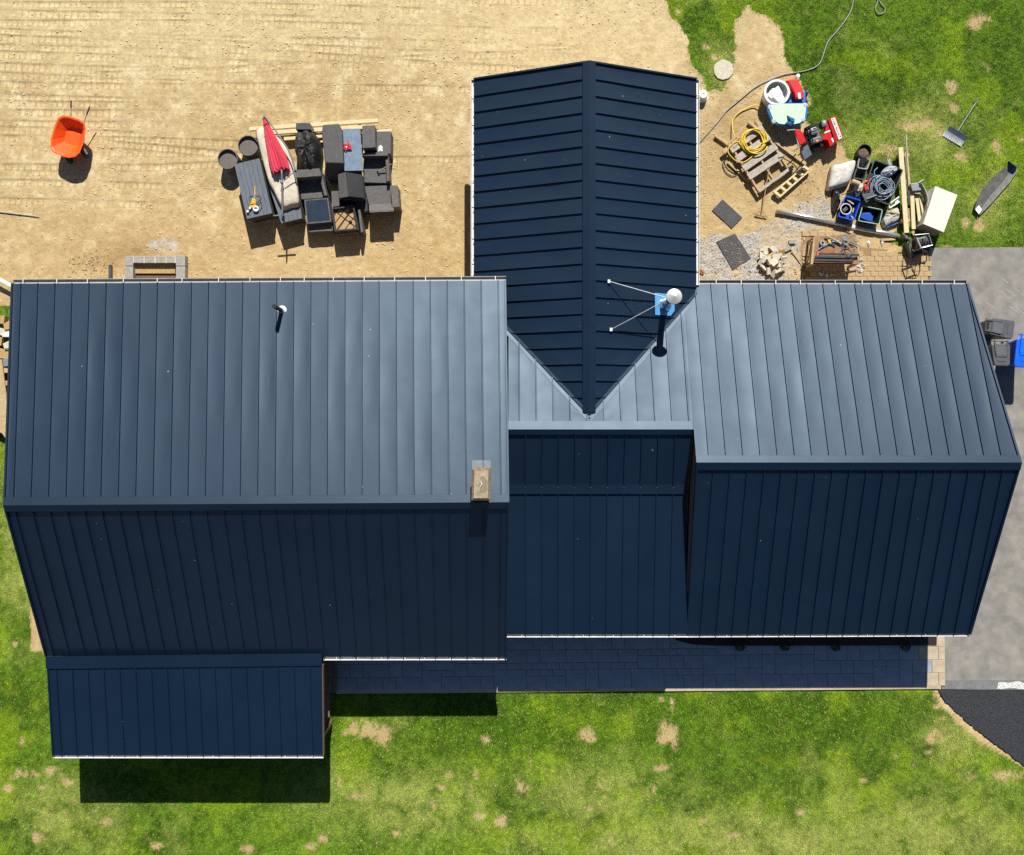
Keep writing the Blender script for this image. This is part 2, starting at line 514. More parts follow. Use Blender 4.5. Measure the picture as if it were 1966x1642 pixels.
# ------------------------------------------------------------------ grass blades (nobody could count them)
def blades(name, n, box, seed, label):
    r = np.random.default_rng(seed)
    bx = r.uniform(box[0], box[1], n); by = r.uniform(box[2], box[3], n)
    jx, jy = r.normal(0, 0.07, n), r.normal(0, 0.07, n)
    px, py, g, bare, gravel, dry, lush = fields(bx + jx, by + jy)
    px = px - jx * FPX / CAMZ; py = py + jy * FPX / CAMZ
    keep = (g > 0.5) & (r.random(n) > bare * 1.05) & ~inpoly(px, py, DRIVE) & ~inpoly(px, py, NEWASPH) & ~inpoly(px, py, PATIO)
    keep &= ~((py > 640) & (py < 1215) & (px > 130))          # nothing grows under the house
    z0 = ground_height(bx, by, px, py, g, bare, gravel)[keep] - 0.004
    bx, by, dry, lush = bx[keep], by[keep], dry[keep], lush[keep]
    bare = bare[keep]
    n = len(bx)
    c = grass_colour(bx, by, dry, lush) * r.uniform(0.85, 1.55, n)[:, None]
    yel = (r.random(n) < 0.10 + 0.25 * dry + 0.3 * bare)[:, None]
    c = np.where(yel, np.array(alb(206, 196, 120)) * r.uniform(0.7, 1.1, n)[:, None], c)
    an = r.uniform(0, 2 * np.pi, n); L = r.uniform(0.035, 0.085, n) * (1 + 0.4 * lush); el = r.uniform(0.25, 1.1, n); w = r.uniform(0.005, 0.010, n)
    dx, dy = np.cos(an), np.sin(an)
    v = np.empty((n, 3, 3), np.float32)
    v[:, 0, 0] = bx - dy * w; v[:, 0, 1] = by + dx * w; v[:, 0, 2] = z0
    v[:, 1, 0] = bx + dy * w; v[:, 1, 1] = by - dx * w; v[:, 1, 2] = z0
    v[:, 2, 0] = bx + dx * L * np.cos(el); v[:, 2, 1] = by + dy * L * np.cos(el); v[:, 2, 2] = z0 + L * np.sin(el)
    me = bpy.data.meshes.new(name)
    me.vertices.add(3 * n); me.vertices.foreach_set("co", v.ravel())
    me.loops.add(3 * n); me.polygons.add(n)
    me.loops.foreach_set("vertex_index", np.arange(3 * n, dtype=np.int32))
    me.polygons.foreach_set("loop_start", np.arange(0, 3 * n, 3, dtype=np.int32))
    me.polygons.foreach_set("loop_total", np.full(n, 3, np.int32))
    me.update(calc_edges=True)
    ca = me.color_attributes.new("tint", 'FLOAT_COLOR', 'POINT')
    c4 = np.ones((n, 3, 4), np.float32); c4[:, :, :3] = c[:, None, :]
    ca.data.foreach_set("color", c4.ravel())
    me.materials.append(M_BLADE)
    o = bpy.data.objects.new(name, me)
    COL.objects.link(o)
    stuff(o, label, "grass")
M_BLADE = tint_mat("grass_blade", 0.7, 3.0, 0.08, 0)
blades("lawn_grass", 330000, (-17.6, 17.6, -14.6, -7.9), 3, "short patchy green lawn grass along the bottom of the yard")
blades("lawn_grass", 170000, (4.6, 17.6, 5.4, 14.6), 4, "green lawn grass around the snow shovel at top right")
blades("lawn_grass", 40000, (-17.6, -13.6, -8.3, 4.0), 5, "strip of grass beside the left gable end")

# ------------------------------------------------------------------ loose stones on the soil
def stones(name, n, box, seed, cond, c1, c2, smin, smax, label, cat):
    r = np.random.default_rng(seed)
    bx = r.uniform(box[0], box[1], n); by = r.uniform(box[2], box[3], n)
    f = fields(bx, by)
    keep = cond(f, r, bx, by)
    z0 = ground_height(bx, by, f[0], f[1], f[2], f[3], f[4])[keep]
    bx, by = bx[keep], by[keep]; n = len(bx)
    s = smin + (smax - smin) * r.random(n) ** 3.0
    base = np.array([(1, 0, 0), (0, 1, 0), (-1, 0, 0), (0, -1, 0), (0, 0, 0.7), (0, 0, -0.7)], np.float32)
    fac = np.array([(0, 1, 4), (1, 2, 4), (2, 3, 4), (3, 0, 4), (1, 0, 5), (2, 1, 5), (3, 2, 5), (0, 3, 5)], np.int32)
    v = base[None] * s[:, None, None] * r.uniform(0.55, 1.3, (n, 6, 1)).astype(np.float32)
    an = r.uniform(0, 6.28, n); ca_, sa = np.cos(an), np.sin(an)
    vx = v[:, :, 0] * ca_[:, None] - v[:, :, 1] * sa[:, None]; vy = v[:, :, 0] * sa[:, None] + v[:, :, 1] * ca_[:, None]
    v = np.stack([vx + bx[:, None], vy + by[:, None], v[:, :, 2] * 0.7 + z0[:, None] + 0.004], 2).astype(np.float32)
    me = bpy.data.meshes.new(name)
    me.vertices.add(6 * n); me.vertices.foreach_set("co", v.ravel())
    fi = (fac[None] + (np.arange(n) * 6)[:, None, None]).astype(np.int32)
    me.loops.add(fi.size); me.polygons.add(8 * n)
    me.loops.foreach_set("vertex_index", fi.ravel())
    me.polygons.foreach_set("loop_start", np.arange(0, fi.size, 3, dtype=np.int32))
    me.polygons.foreach_set("loop_total", np.full(8 * n, 3, np.int32))
    me.update(calc_edges=True)
    t = r.random(n)[:, None]
    c = np.array(c1) * (1 - t) + np.array(c2) * t
    ca = me.color_attributes.new("tint", 'FLOAT_COLOR', 'POINT')
    c4 = np.ones((n, 6, 4), np.float32); c4[:, :, :3] = c[:, None, :]
    ca.data.foreach_set("color", c4.ravel())
    me.materials.append(M_STONE)
    o = bpy.data.objects.new(name, me); COL.objects.link(o)
    stuff(o, label, cat)
M_STONE = tint_mat("loose_stone", 0.9, 30.0, 0.1, 0)
stones("pebbles", 17000, (-17, 6.5, 3.6, 14.2), 21, lambda f, r, x, y: (f[2] < 0.5) & (r.random(len(x)) < 0.25 + 0.75 * sstep(0.45, 0.7, fbm(x, y, 1.2, 3, 91))),
       alb(255, 240, 205), alb(226, 200, 150), 0.009, 0.042, "small pale stones strewn over the bare soil", "pebbles")
stones("pebbles", 9000, (5.5, 13, 3.6, 11.5), 22, lambda f, r, x, y: (f[2] < 0.5), alb(250, 232, 190), alb(220, 192, 140), 0.006, 0.028,
       "small pale stones around the pallet and mats", "pebbles")
stones("gravel", 14000, (5.5, 10.6, 3.9, 7.6), 23, lambda f, r, x, y: (f[4] > 0.5) & (r.random(len(x)) < sstep(0.35, 0.55, fbm(x, y, 0.6, 4, 66)) + 0.15),
       alb(240, 237, 232), alb(166, 163, 158), 0.008, 0.026, "grey gravel spread around the rubber mats", "gravel")
stones("dandelion_flowers", 900, (-17, 17, -14.4, -8), 24, lambda f, r, x, y: (f[2] > 0.5) & (r.random(len(x)) < (sstep(0.58, 0.7, fbm(x, y, 1.6, 3, 95)) * 0.8 + 0.04)),
       alb(235, 220, 30), alb(215, 205, 60), 0.016, 0.024, "tiny yellow flowers scattered through the lawn", "flowers")
# ------------------------------------------------------------------ driveway, patio, paved path, planting bed
M_ASPH = mat("worn_asphalt", alb(178, 173, 162), 0.95, c2=alb(142, 139, 134), scale=2.2, bump=0.35, bscale=120, spec=0.2, detail=9)
M_ASPHN = mat("new_asphalt", (0.050, 0.052, 0.056), 0.8, c2=(0.014, 0.015, 0.018), scale=22, bump=1.0, bscale=30, spec=0.35)
M_PATCH = mat("sealed_joint", alb(150, 150, 152), 0.9, c2=alb(128, 128, 131), scale=5, bump=0.2, bscale=80, spec=0.2)
M_PAINT = mat("white_marking", (0.8, 0.8, 0.78), 0.8, c2=(0.30, 0.30, 0.29), scale=16, bump=0.3, bscale=60)
def sheet(name, poly, z, m, t=0.05, parent=None):
    return MB().prism([P(a, b, 0) for a, b in poly], z - t, z).build(name, m, parent)
drive = struct(sheet("driveway", DRIVE, 0.02, M_ASPH), "worn pale grey asphalt driveway beside the right gable end")
nd = sheet("driveway", NEWASPH, 0.035, M_ASPHN, 0.08)
struct(nd, "fresh black asphalt wedge below the worn driveway")
pt = sheet("joint_strip", [(1812, 1306), (2700, 1303), (2700, 1321.5), (1900, 1323), (1812, 1322)], 0.026, M_PATCH, 0.004, drive)
rr = random.Random(3)
pp = [(1914 + rr.uniform(-2, 2), 1322)] + [(1916 + i * 8, 1310 + rr.uniform(-2.5, 2)) for i in range(20)] + [(2076 - i * 8, 1322 + rr.uniform(-1.5, 1.0)) for i in range(20)]
sheet("painted_marking", pp, 0.031, M_PAINT, 0.003, drive)
M_SCUFF = mat("scuffed_asphalt", alb(196, 192, 182), 0.95, c2=alb(170, 166, 158), scale=20)
for k in range(9):
    a, b = 1915 + rr.uniform(-25, 45), 520 + rr.uniform(-20, 75)
    L = rr.uniform(6, 20)
    MB().bar(P(a, b, 0.0215), P(a + L, b + L * 0.72, 0.0215), 0.03, 0.004).build("scuff_mark", M_SCUFF, drive)

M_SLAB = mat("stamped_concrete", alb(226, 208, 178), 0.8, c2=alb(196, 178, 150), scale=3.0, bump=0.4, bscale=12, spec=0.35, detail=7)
M_SLAB_SHADE = mat("shaded_stamped_concrete", (0.34, 0.36, 0.395), 0.75, c2=(0.245, 0.265, 0.30), scale=1.6, bump=0.4, bscale=12, spec=0.35, detail=7)  # same concrete with the blue roof shade put into its colour
M_GROUT = mat("slab_joint", (0.09, 0.105, 0.13), 0.95)
patio = struct(sheet("patio", PATIO, 0.045, M_GROUT, 0.12), "long stamped concrete patio along the front")
# random ashlar tiling in cells of 0.2 m along the patio
UC = 0.205
A0 = P(648, 1325.2, 0); A1 = P(1806, 1315.8, 0)
ax = (A1 - A0).normalized(); ay = Vector((-ax.y, ax.x, 0))
ncol, nrow = int(math.ceil((A1 - A0).length / UC)), 12
occ = [[0] * nrow for _ in range(ncol + 1)]
rt = random.Random(42)
slab_me = {}
for i in range(ncol):
    for j in range(nrow):
        if occ[i][j]:
            continue
        for w_, h_ in rt.sample([(2, 2), (3, 2), (2, 3), (3, 3), (4, 3), (3, 4), (4, 2), (5, 3), (2, 4)], 9) + [(2, 1), (1, 2), (1, 1)]:
            if i + w_ <= ncol and j + h_ <= nrow and all(not occ[i + a][j + b] for a in range(w_) for b in range(h_)):
                break
        for a in range(w_):
            for b in range(h_):
                occ[i + a][j + b] = 1
        c = A0 + ax * ((i + w_ / 2) * UC) + ay * ((j + h_ / 2) * UC)
        ppx = CX + c.x * FPX / CAMZ; ppy = CY - c.y * FPX / CAMZ
        key = (w_, h_, ppx > 1772)  # slabs past the shadow edge take the sunlit beige
        if key not in slab_me:
            m0 = MB()
            hx, hy, bv = w_ * UC / 2 - 0.004, h_ * UC / 2 - 0.004, 0.006
            m0.add([(-hx, -hy, 0), (hx, -hy, 0), (hx, hy, 0), (-hx, hy, 0), (-hx, -hy, .012), (hx, -hy, .012), (hx, hy, .012), (-hx, hy, .012),
                    (-hx + bv, -hy + bv, .02), (hx - bv, -hy + bv, .02), (hx - bv, hy - bv, .02), (-hx + bv, hy - bv, .02)],
                   [(0, 1, 5, 4), (1, 2, 6, 5), (2, 3, 7, 6), (3, 0, 4, 7), (4, 5, 9, 8), (5, 6, 10, 9), (6, 7, 11, 10), (7, 4, 8, 11), (8, 9, 10, 11)])
            o = m0.build("paving_slab", M_SLAB if key[2] else M_SLAB_SHADE, None)
            o.location = (0, 0, 0)
            slab_me[key] = o.data
            bpy.data.objects.remove(o)
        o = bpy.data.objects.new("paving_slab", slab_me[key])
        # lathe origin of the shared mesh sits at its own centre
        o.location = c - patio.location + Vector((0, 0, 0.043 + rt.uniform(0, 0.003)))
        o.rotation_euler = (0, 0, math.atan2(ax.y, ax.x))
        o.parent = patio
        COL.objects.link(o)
MB().bar(P(646, 1328.6, 0.028), P(1806, 1319.2, 0.028), 0.105, 0.06).build("lit_border_strip", M_SLAB, patio)  # border widened in beige to paint the sunlit front edge

M_SOIL = mat("dark_mulch", (0.035, 0.026, 0.02), 0.95, c2=(0.015, 0.011, 0.009), scale=40, bump=1.0, bscale=60)
bed = MB().prism([P(a, b, 0) for a, b in [(1285, 1200), (1297, 1228), (1325, 1236), (1370, 1239), (1796, 1238.5), (1797, 1200)]], -0.02, 0.075).build("planting_bed", M_SOIL)
struct(bed, "narrow dark mulch bed between the patio and the right wing")
M_SHRUB = mat("shrub_leaf", (0.05, 0.085, 0.03), 0.6, c2=(0.02, 0.04, 0.012), scale=30)
def shrub(px_, label):
    c = P(px_, 1239, 0.08)
    t = thing("shrub", label, "shrub", tuple(c), "small shrubs in the mulch bed")
    MB().tube([c, c + Vector((0, 0, 0.22))], 0.012, 6).build("stem", M_SOIL, t)
    r = random.Random(px_)
    m0 = MB()
    for k in range(220):
        d = Vector((r.gauss(0, 1), r.gauss(0, 1), abs(r.gauss(0, 0.8)))).normalized() * (0.17 * r.uniform(0.55, 1.0))
        q = c + d + Vector((0, 0, 0.1))
        u = Vector((r.gauss(0, 1), r.gauss(0, 1), r.gauss(0, 1))).normalized() * 0.035
        w = u.orthogonal().normalized() * 0.016
        m0.add([q - u, q + w, q + u, q - w], [(0, 1, 2, 3)])
    m0.build("crown", M_SHRUB, t)
for i_, a in enumerate((1419, 1504, 1601, 1735)):
    shrub(a, "%s of four small round shrubs under the right wing eave" % ("leftmost", "second from left", "third from left", "rightmost")[i_])

M_PAVER = mat("sandy_paver", alb(222, 194, 150), 0.9, c2=alb(200, 170, 124), scale=9, bump=0.5, bscale=50, spec=0.2)
M_SAND = mat("jointing_sand", alb(186, 156, 110), 0.95, c2=alb(160, 130, 88), scale=12)
path = struct(sheet("paved_path", [(1648, 474), (1700, 479), (1782, 479), (1784, 600), (1536, 600), (1538, 444), (1600, 440), (1648, 446)], 0.005, M_SAND, 0.03), "old sandy block paving beside the driveway")
pv = None
rp = random.Random(9)
row = 0
yy = 445.0
while yy < 575:
    xx = 1540 + (row % 2) * 7.5
    upright = yy < 462
    while xx < 1778:
        skip = (xx > 1640 and yy < 480 + rp.uniform(-3, 10)) or (xx < 1552 and rp.random() < 0.4) or (xx > 1650 and yy < 484 and rp.random() < 0.3)
        if not skip and inpoly(np.array([xx + 7.0]), np.array([yy + 4.0]), [(1538, 444), (1645, 440), (1648, 476), (1780, 480), (1783, 590), (1538, 590)])[0]:
            if pv is None:
                m0 = MB()
                hx, hy, bv = 0.117, 0.076, 0.010
                m0.add([(-hx, -hy, 0), (hx, -hy, 0), (hx, hy, 0), (-hx, hy, 0), (-hx, -hy, .02), (hx, -hy, .02), (hx, hy, .02), (-hx, hy, .02),
                        (-hx + bv, -hy + bv, .03), (hx - bv, -hy + bv, .03), (hx - bv, hy - bv, .03), (-hx + bv, hy - bv, .03)],
                       [(0, 1, 5, 4), (1, 2, 6, 5), (2, 3, 7, 6), (3, 0, 4, 7), (4, 5, 9, 8), (5, 6, 10, 9), (6, 7, 11, 10), (7, 4, 8, 11), (8, 9, 10, 11)])
                o = m0.build("paver", M_PAVER)
                pv = o.data
                bpy.data.objects.remove(o)
            o = bpy.data.objects.new("paver", pv)
            o.location = P(xx + 7, yy + 4.5, 0.0) - path.location + Vector((0, 0, 0.003 + rp.uniform(-0.004, 0.004)))
            o.rotation_euler = (rp.gauss(0, 0.02), rp.gauss(0, 0.02), rp.gauss(0.0, 0.02) + (math.pi / 2 if False else 0))
            o.parent = path
            COL.objects.link(o)
        xx += 14.6
    yy += 9.6
    row += 1

# ------------------------------------------------------------------ the house
def roof_material(name, c1, c2, rough):
    m = bpy.data.materials.new(name)
    m.use_nodes = True
    nt = m.node_tree
    b = nt.nodes["Principled BSDF"]
    b.inputs["Specular IOR Level"].default_value = 0.58
    b.inputs["Specular Tint"].default_value = (0.62, 0.80, 1.0, 1)
    tc = nt.nodes.new("ShaderNodeTexCoord")
    oi = nt.nodes.new("ShaderNodeObjectInfo")
    n = nt.nodes.new("ShaderNodeTexNoise"); n.inputs["Scale"].default_value = 0.55; n.inputs["Detail"].default_value = 3
    nt.links.new(tc.outputs["Object"], n.inputs["Vector"])
    r = nt.nodes.new("ShaderNodeValToRGB")
    r.color_ramp.elements[0].position = 0.3; r.color_ramp.elements[1].position = 0.7
    r.color_ramp.elements[0].color = (*c1, 1); r.color_ramp.elements[1].color = (*c2, 1)
    nt.links.new(n.outputs["Fac"], r.inputs[0])
    # sparse specks of dust and droppings
    vo = nt.nodes.new("ShaderNodeTexVoronoi"); vo.inputs["Scale"].default_value = 2.6
    nt.links.new(tc.outputs["Object"], vo.inputs["Vector"])
    sx = nt.nodes.new("ShaderNodeSeparateColor")
    nt.links.new(vo.outputs["Color"], sx.inputs[0])
    rd = nt.nodes.new("ShaderNodeMath"); rd.operation = 'MULTIPLY_ADD'; rd.inputs[1].default_value = 0.16; rd.inputs[2].default_value = -0.098
    nt.links.new(sx.outputs[0], rd.inputs[0])
    lt = nt.nodes.new("ShaderNodeMath"); lt.operation = 'LESS_THAN'
    nt.links.new(vo.outputs["Distance"], lt.inputs[0]); nt.links.new(rd.outputs[0], lt.inputs[1])
    mx = nt.nodes.new("ShaderNodeMix"); mx.data_type = 'RGBA'
    ml = nt.nodes.new("ShaderNodeMath"); ml.operation = 'MULTIPLY'; ml.inputs[1].default_value = 0.5
    nt.links.new(lt.outputs[0], ml.inputs[0])
    nt.links.new(ml.outputs[0], mx.inputs[0])
    nt.links.new(r.outputs[0], mx.inputs[6])
    mx.inputs[7].default_value = (0.35, 0.34, 0.31, 1)
    nt.links.new(mx.outputs[2], b.inputs["Base Color"])
    # fine dust and scuffs, rougher where dusty
    n3 = nt.nodes.new("ShaderNodeTexNoise"); n3.inputs["Scale"].default_value = 1.4; n3.inputs["Detail"].default_value = 6
    nt.links.new(tc.outputs["Object"], n3.inputs["Vector"])
    mr = nt.nodes.new("ShaderNodeMapRange"); mr.inputs[1].default_value = 0.3; mr.inputs[2].default_value = 0.7
    mr.inputs[3].default_value = rough - 0.015; mr.inputs[4].default_value = rough + 0.02
    nt.links.new(n3.outputs["Fac"], mr.inputs[0])
    ad = nt.nodes.new("ShaderNodeMath"); ad.operation = 'MULTIPLY_ADD'; ad.inputs[1].default_value = 0.04
    nt.links.new(oi.outputs["Random"], ad.inputs[0]); nt.links.new(mr.outputs[0], ad.inputs[2])
    nt.links.new(ad.outputs[0], b.inputs["Roughness"])
    # oil canning: slow waves in the sheet
    n2 = nt.nodes.new("ShaderNodeTexNoise"); n2.inputs["Scale"].default_value = 1.9; n2.inputs["Detail"].default_value = 2
    nt.links.new(tc.outputs["Object"], n2.inputs["Vector"])
    bp = nt.nodes.new("ShaderNodeBump"); bp.inputs["Strength"].default_value = 0.07; bp.inputs["Distance"].default_value = 0.03
    nt.links.new(n2.outputs["Fac"], bp.inputs["Height"])
    nt.links.new(bp.outputs[0], b.inputs["Normal"])
    return m
M_ROOF = roof_material("navy_metal_roof", (0.002, 0.010, 0.026), (0.0035, 0.013, 0.031), 0.465)
M_TRIM = roof_material("navy_metal_trim", (0.002, 0.009, 0.023), (0.003, 0.012, 0.029), 0.45)
M_GUT = mat("white_gutter", (0.72, 0.72, 0.70), 0.4, c2=(0.58, 0.57, 0.54), scale=3)
M_GUTG = mat("dull_grey_gutter", (0.42, 0.41, 0.39), 0.6, c2=(0.34, 0.33, 0.31), scale=3)
M_GUTIN = mat("gutter_bracket", (0.82, 0.82, 0.82), 0.4)
M_SIDING = mat("brown_siding", (0.20, 0.135, 0.075), 0.8, c2=(0.12, 0.08, 0.045), scale=4, bump=0.3, bscale=30, stretch=(1, 1, 12))
M_DECK = mat("roof_underside", (0.06, 0.05, 0.045), 0.9)
M_DARKP = mat("black_pipe", (0.02, 0.022, 0.025), 0.5)
M_STEEL = mat("stainless_steel", (0.72, 0.72, 0.70), 0.28, metal=0.9, c2=(0.6, 0.6, 0.58), scale=5)
M_GALV = mat("galvanised", (0.60, 0.62, 0.63), 0.38, metal=0.7, c2=(0.45, 0.47, 0.49), scale=8)

house = thing("house", "L-shaped house with dark navy standing seam metal roofs", "house", (0, 0, 0))
SEAM_H, SEAM_W = 0.044, 0.026

def section(tops, bots, name="roof", last_rib=False, deck=True):
    """standing seam panels between consecutive lines tops[i]-bots[i]"""
    n = ((tops[-1] - tops[0]).cross(bots[0] - tops[0])).normalized()
    if n.z < 0:
        n = -n
    m0 = MB()
    q = [tops[0], tops[-1], bots[-1], bots[0]]
    ar = sum(q[i].x * q[(i + 1) % 4].y - q[(i + 1) % 4].x * q[i].y for i in range(4))
    if ar < 0:
        q.reverse()
    q = [p - n * 0.02 for p in q]
    m0.hexa(q[0], q[1], q[2], q[3], -n * 0.10)
    roof = m0.build(name, M_DECK, house)
    for i in range(len(tops) - 1):
        add_panel(roof, tops[i], tops[i + 1], bots[i + 1], bots[i], n, rib=(i < len(tops) - 2) or last_rib)
    return roof, n

def add_panel(roof, a, b, c, d, n, rib=True):
    s = (b - a).normalized() if (b - a).length > 0.01 else (c - d).normalized()
    g_ = s * 0.002
    m1 = MB()
    q = [a + g_, b - g_, c - g_, d + g_]
    ar = sum(q[k].x * q[(k + 1) % 4].y - q[(k + 1) % 4].x * q[k].y for k in range(4))
    if ar < 0:
        q.reverse()
    NA, NB = 5, 9
    g0 = len(m1.v)
    gv = []
    ph = random.uniform(0, 6.28); ph2 = random.uniform(0, 6.28); am = random.uniform(0.6, 1.3)
    for jb in range(NB + 1):
        for ja in range(NA + 1):
            u_, w_ = ja / NA, jb / NB
            p = (q[0] * (1 - u_) + q[1] * u_) * (1 - w_) + (q[3] * (1 - u_) + q[2] * u_) * w_
            edge_ = 4 * u_ * (1 - u_) * 4 * w_ * (1 - w_)
            gv.append(p - n * (0.0105 * am * edge_ * (0.6 + 0.45 * math.sin(w_ * 15 + ph) * math.sin(u_ * 3 + ph2) + 0.3 * math.sin(w_ * 7 + ph2))))
    W1 = NA + 1
    m1.add(gv, [(k_ * W1 + l_, k_ * W1 + l_ + 1, (k_ + 1) * W1 + l_ + 1, (k_ + 1) * W1 + l_) for k_ in range(NB) for l_ in range(NA)])
    nsm = NA * NB
    qq = q + [p - n * 0.012 for p in q]
    m1.add(qq, [(7, 6, 5, 4), (0, 4, 5, 1), (1, 5, 6, 2), (2, 6, 7, 3), (3, 7, 4, 0)])
    if rib:
        e = (c - b).normalized()
        h_ = n * SEAM_H
        w_ = s * (SEAM_W / 2)
        # the seam stops short of the ridge
        p0, p1 = b, c
        w_ = w_ * 1.5
        m1.add([p0 - w_, p0 + w_, p1 + w_, p1 - w_, p0 - w_ * .45 + h_, p0 + w_ * .45 + h_, p1 + w_ * .45 + h_, p1 - w_ * .45 + h_],
               [(4, 5, 6, 7), (0, 1, 5, 4), (1, 2, 6, 5), (2, 3, 7, 6), (3, 0, 4, 7)])
    po = m1.build("roof_panel", M_ROOF, roof)
    for f_ in po.data.polygons[:nsm]:
        f_.use_smooth = True
    return po

def ridge_cap(roof, A, B, d1, d2, w1, w2, lift=0.055, name="ridge_cap"):
    """folded cap along A-B, its wings run down d1 and d2"""
    up = Vector((0, 0, lift))
    m1 = MB()
    d1, d2 = Vector(d1).normalized(), Vector(d2).normalized()
    sk = Vector((0, 0, -lift * 0.95))
    L = [A + d1 * w1 + up, B + d1 * w1 + up, B + up, A + up, A + d2 * w2 + up, B + d2 * w2 + up]
    t = Vector((0, 0, -0.006))
    vs_ = L + [p + t for p in L] + [L[0] + sk, L[1] + sk, L[4] + sk, L[5] + sk]
    m1.add(vs_, [(0, 1, 2, 3), (3, 2, 5, 4), (0, 12, 13, 1), (4, 5, 15, 14), (0, 3, 9, 6), (3, 4, 10, 9), (1, 7, 8, 2), (2, 8, 11, 5), (6, 9, 8, 7), (9, 10, 11, 8)])
    return m1.build(name, M_TRIM, roof)

def trim(roof, a, b, w=0.05, h=0.06, up=(0, 0, 1), name="rake_trim"):
    return MB().bar(a, b, w, h, up).build(name, M_TRIM, roof)

def gutter(p0, p1, out, nb, start=0.0, w=0.125, m_=None):
    """open box gutter hung below an eave, with hanger brackets"""
    out = Vector(out).normalized()
    prof = [(0.0, 0.0), (0.0, -0.065), (w - 0.02, -0.065), (w, 0.0), (w + 0.012, 0.0), (w + 0.006, -0.106), (-0.006, -0.106), (-0.006, 0.0)]
    p0, p1 = Vector(p0), Vector(p1)
    v = [p + out * (start + o) + Vector((0, 0, z)) for p in (p0, p1) for o, z in prof]
    n = len(prof)
    fs = [(i, (i + 1) % n, n + (i + 1) % n, n + i) for i in range(n)]
    # end caps
    fs += [(0, 1, 2, 3), (n + 3, n + 2, n + 1, n)]
    gt = MB().add(v, fs).build("gutter", m_ or M_GUT, house)
    d = p1 - p0
    for k in range(nb):
        c = p0 + d * ((k + 0.5) / nb + random.uniform(-0.012, 0.012)) + out * (start + w / 2) + Vector((0, 0, 0.004))
        MB().bar(c - out * (w / 2 + 0.004), c + out * (w / 2 + 0.012), 0.02, 0.008).build("gutter_bracket", M_GUTIN if m_ else M_GUT, gt)
    return gt

def lerp(a, b, t):
    return a + (b - a) * t

# --- left wing
ZL_R, ZL_N, ZL_S = 5.0, 3.15, 2.32
LN0, LN1 = P(23, 545, ZL_N), P(971.5, 539, ZL_N)
LR0, LR1 = P(8, 970, ZL_R), P(977.6, 964, ZL_R)
LS0, LS1 = P(88, 1260, ZL_S), P(972.5, 1262, ZL_S)
ul = [0.0] + [(17.4 + 32.73 * i) / 949 for i in range(29)] + [1.0]
rfN, nN = section([lerp(LR0, LR1, u) for u in ul], [lerp(LN0, LN1, u) for u in ul])
rfS, nS = section([lerp(LR0, LR1, u) for u in ul], [lerp(LS0, LS1, u) for u in ul])
ridge_cap(rfN, LR0, LR1, LN0 - LR0, LS0 - LR0, 0.21, 0.20)
for rf, a, b in ((rfN, LR0, LN0), (rfN, LR1, LN1), (rfS, LR0, LS0), (rfS, LR1, LS1)):
    s_ = 1 if a is LR0 else -1
    trim(rf, a + Vector((s_ * 0.02, 0, 0.015)), b + Vector((s_ * 0.02, 0, 0.015)), 0.045, 0.075)
gutter(LN0 + Vector((0.02, -0.035, -0.03)), LN1 + Vector((0, -0.035, -0.03)), (0, 1, 0), 16, 0.03, 0.125, M_GUTG)
gutter(P(621, 1262.5, ZL_S) + Vector((0, 0.05, -0.03)), LS1 + Vector((0, 0.05, -0.03)), (0, -1, 0), 8, 0.03, 0.10)

# --- right wing and middle: one north plane
ZR = 4.05
YR = -(888 - CY) / FPX * (CAMZ - ZR)
SLN = 0.356
def NZ(yv):
    return ZR - SLN * (yv - YR)
YE = 4.125
YM = -0.05                                         # ridge of the middle part
def np_(xv, yv):
    return Vector((xv, yv, NZ(yv)))
XRW = 4.92                                         # left edge of the right wing
XL = -0.10
TIPX, TIPY = 2.10, 0.34
VST = 3.84                                         # valley reaches the eaves here
def valley_y(xv):
    return TIPY + (VST - TIPY) * abs(xv - TIPX) / 3.19
lines = [13.09 - 0.4604 * m_ for m_ in range(29)]
lines = sorted([v for v in lines if v > XL + 0.12] + [XL, XRW])
base = MB()
base.hexa(np_(XRW, YR) - Vector((0, 0, .02)), np_(XRW, YE) - Vector((0, 0, .02)), np_(13.10, YE) - Vector((0, 0, .02)), np_(13.5, YR) - Vector((0, 0, .02)), (0, 0, -.1))
base.hexa(np_(XL, YM) - Vector((0, 0, .02)), np_(XL, YE - 1.4) - Vector((0, 0, .02)), np_(XRW - .003, YE - .2) - Vector((0, 0, .02)), np_(XRW - .003, YM) - Vector((0, 0, .02)), (0, 0, -.1))
rfR = base.build("roof", M_DECK, house)
nR = Vector((0, SLN, 1)).normalized()
for i in range(len(lines) - 1):
    x0, x1 = lines[i], lines[i + 1]
    yt = YM if x1 <= XRW + 1e-6 else YR
    def low(xv):
        if xv >= 5.25:
            return YE
        return min(YE, valley_y(xv) - 0.03)
    y0, y1 = low(x0), low(x1)
    if x1 <= TIPX or x0 >= TIPX:
        add_panel(rfR, np_(x0, yt), np_(x1, yt), np_(x1, y1), np_(x0, y0), nR, rib=abs(x1 - XRW) > 1e-6)
    else:
        m1 = MB()
        m1.prism([np_(x0, yt), np_(x1, yt), np_(x1, y1), np_(TIPX, TIPY - 0.02), np_(x0, y0)], 3.4)
        m1.bar(np_(x1, yt) + nR * .02, np_(x1, y1) + nR * .02, SEAM_W, SEAM_H)
        m1.build("roof_panel", M_ROOF, rfR)
RRx0, RRx1 = 13.59, 13.12
add_panel(rfR, np_(13.09, YR), np_(RRx0, YR), np_(RRx1, YE), np_(13.09, YE), nR, rib=False)
trim(rfR, np_(RRx0 - .02, YR) + Vector((0, 0, .015)), np_(RRx1 - .02, YE) + Vector((0, 0, .015)), 0.05, 0.075)
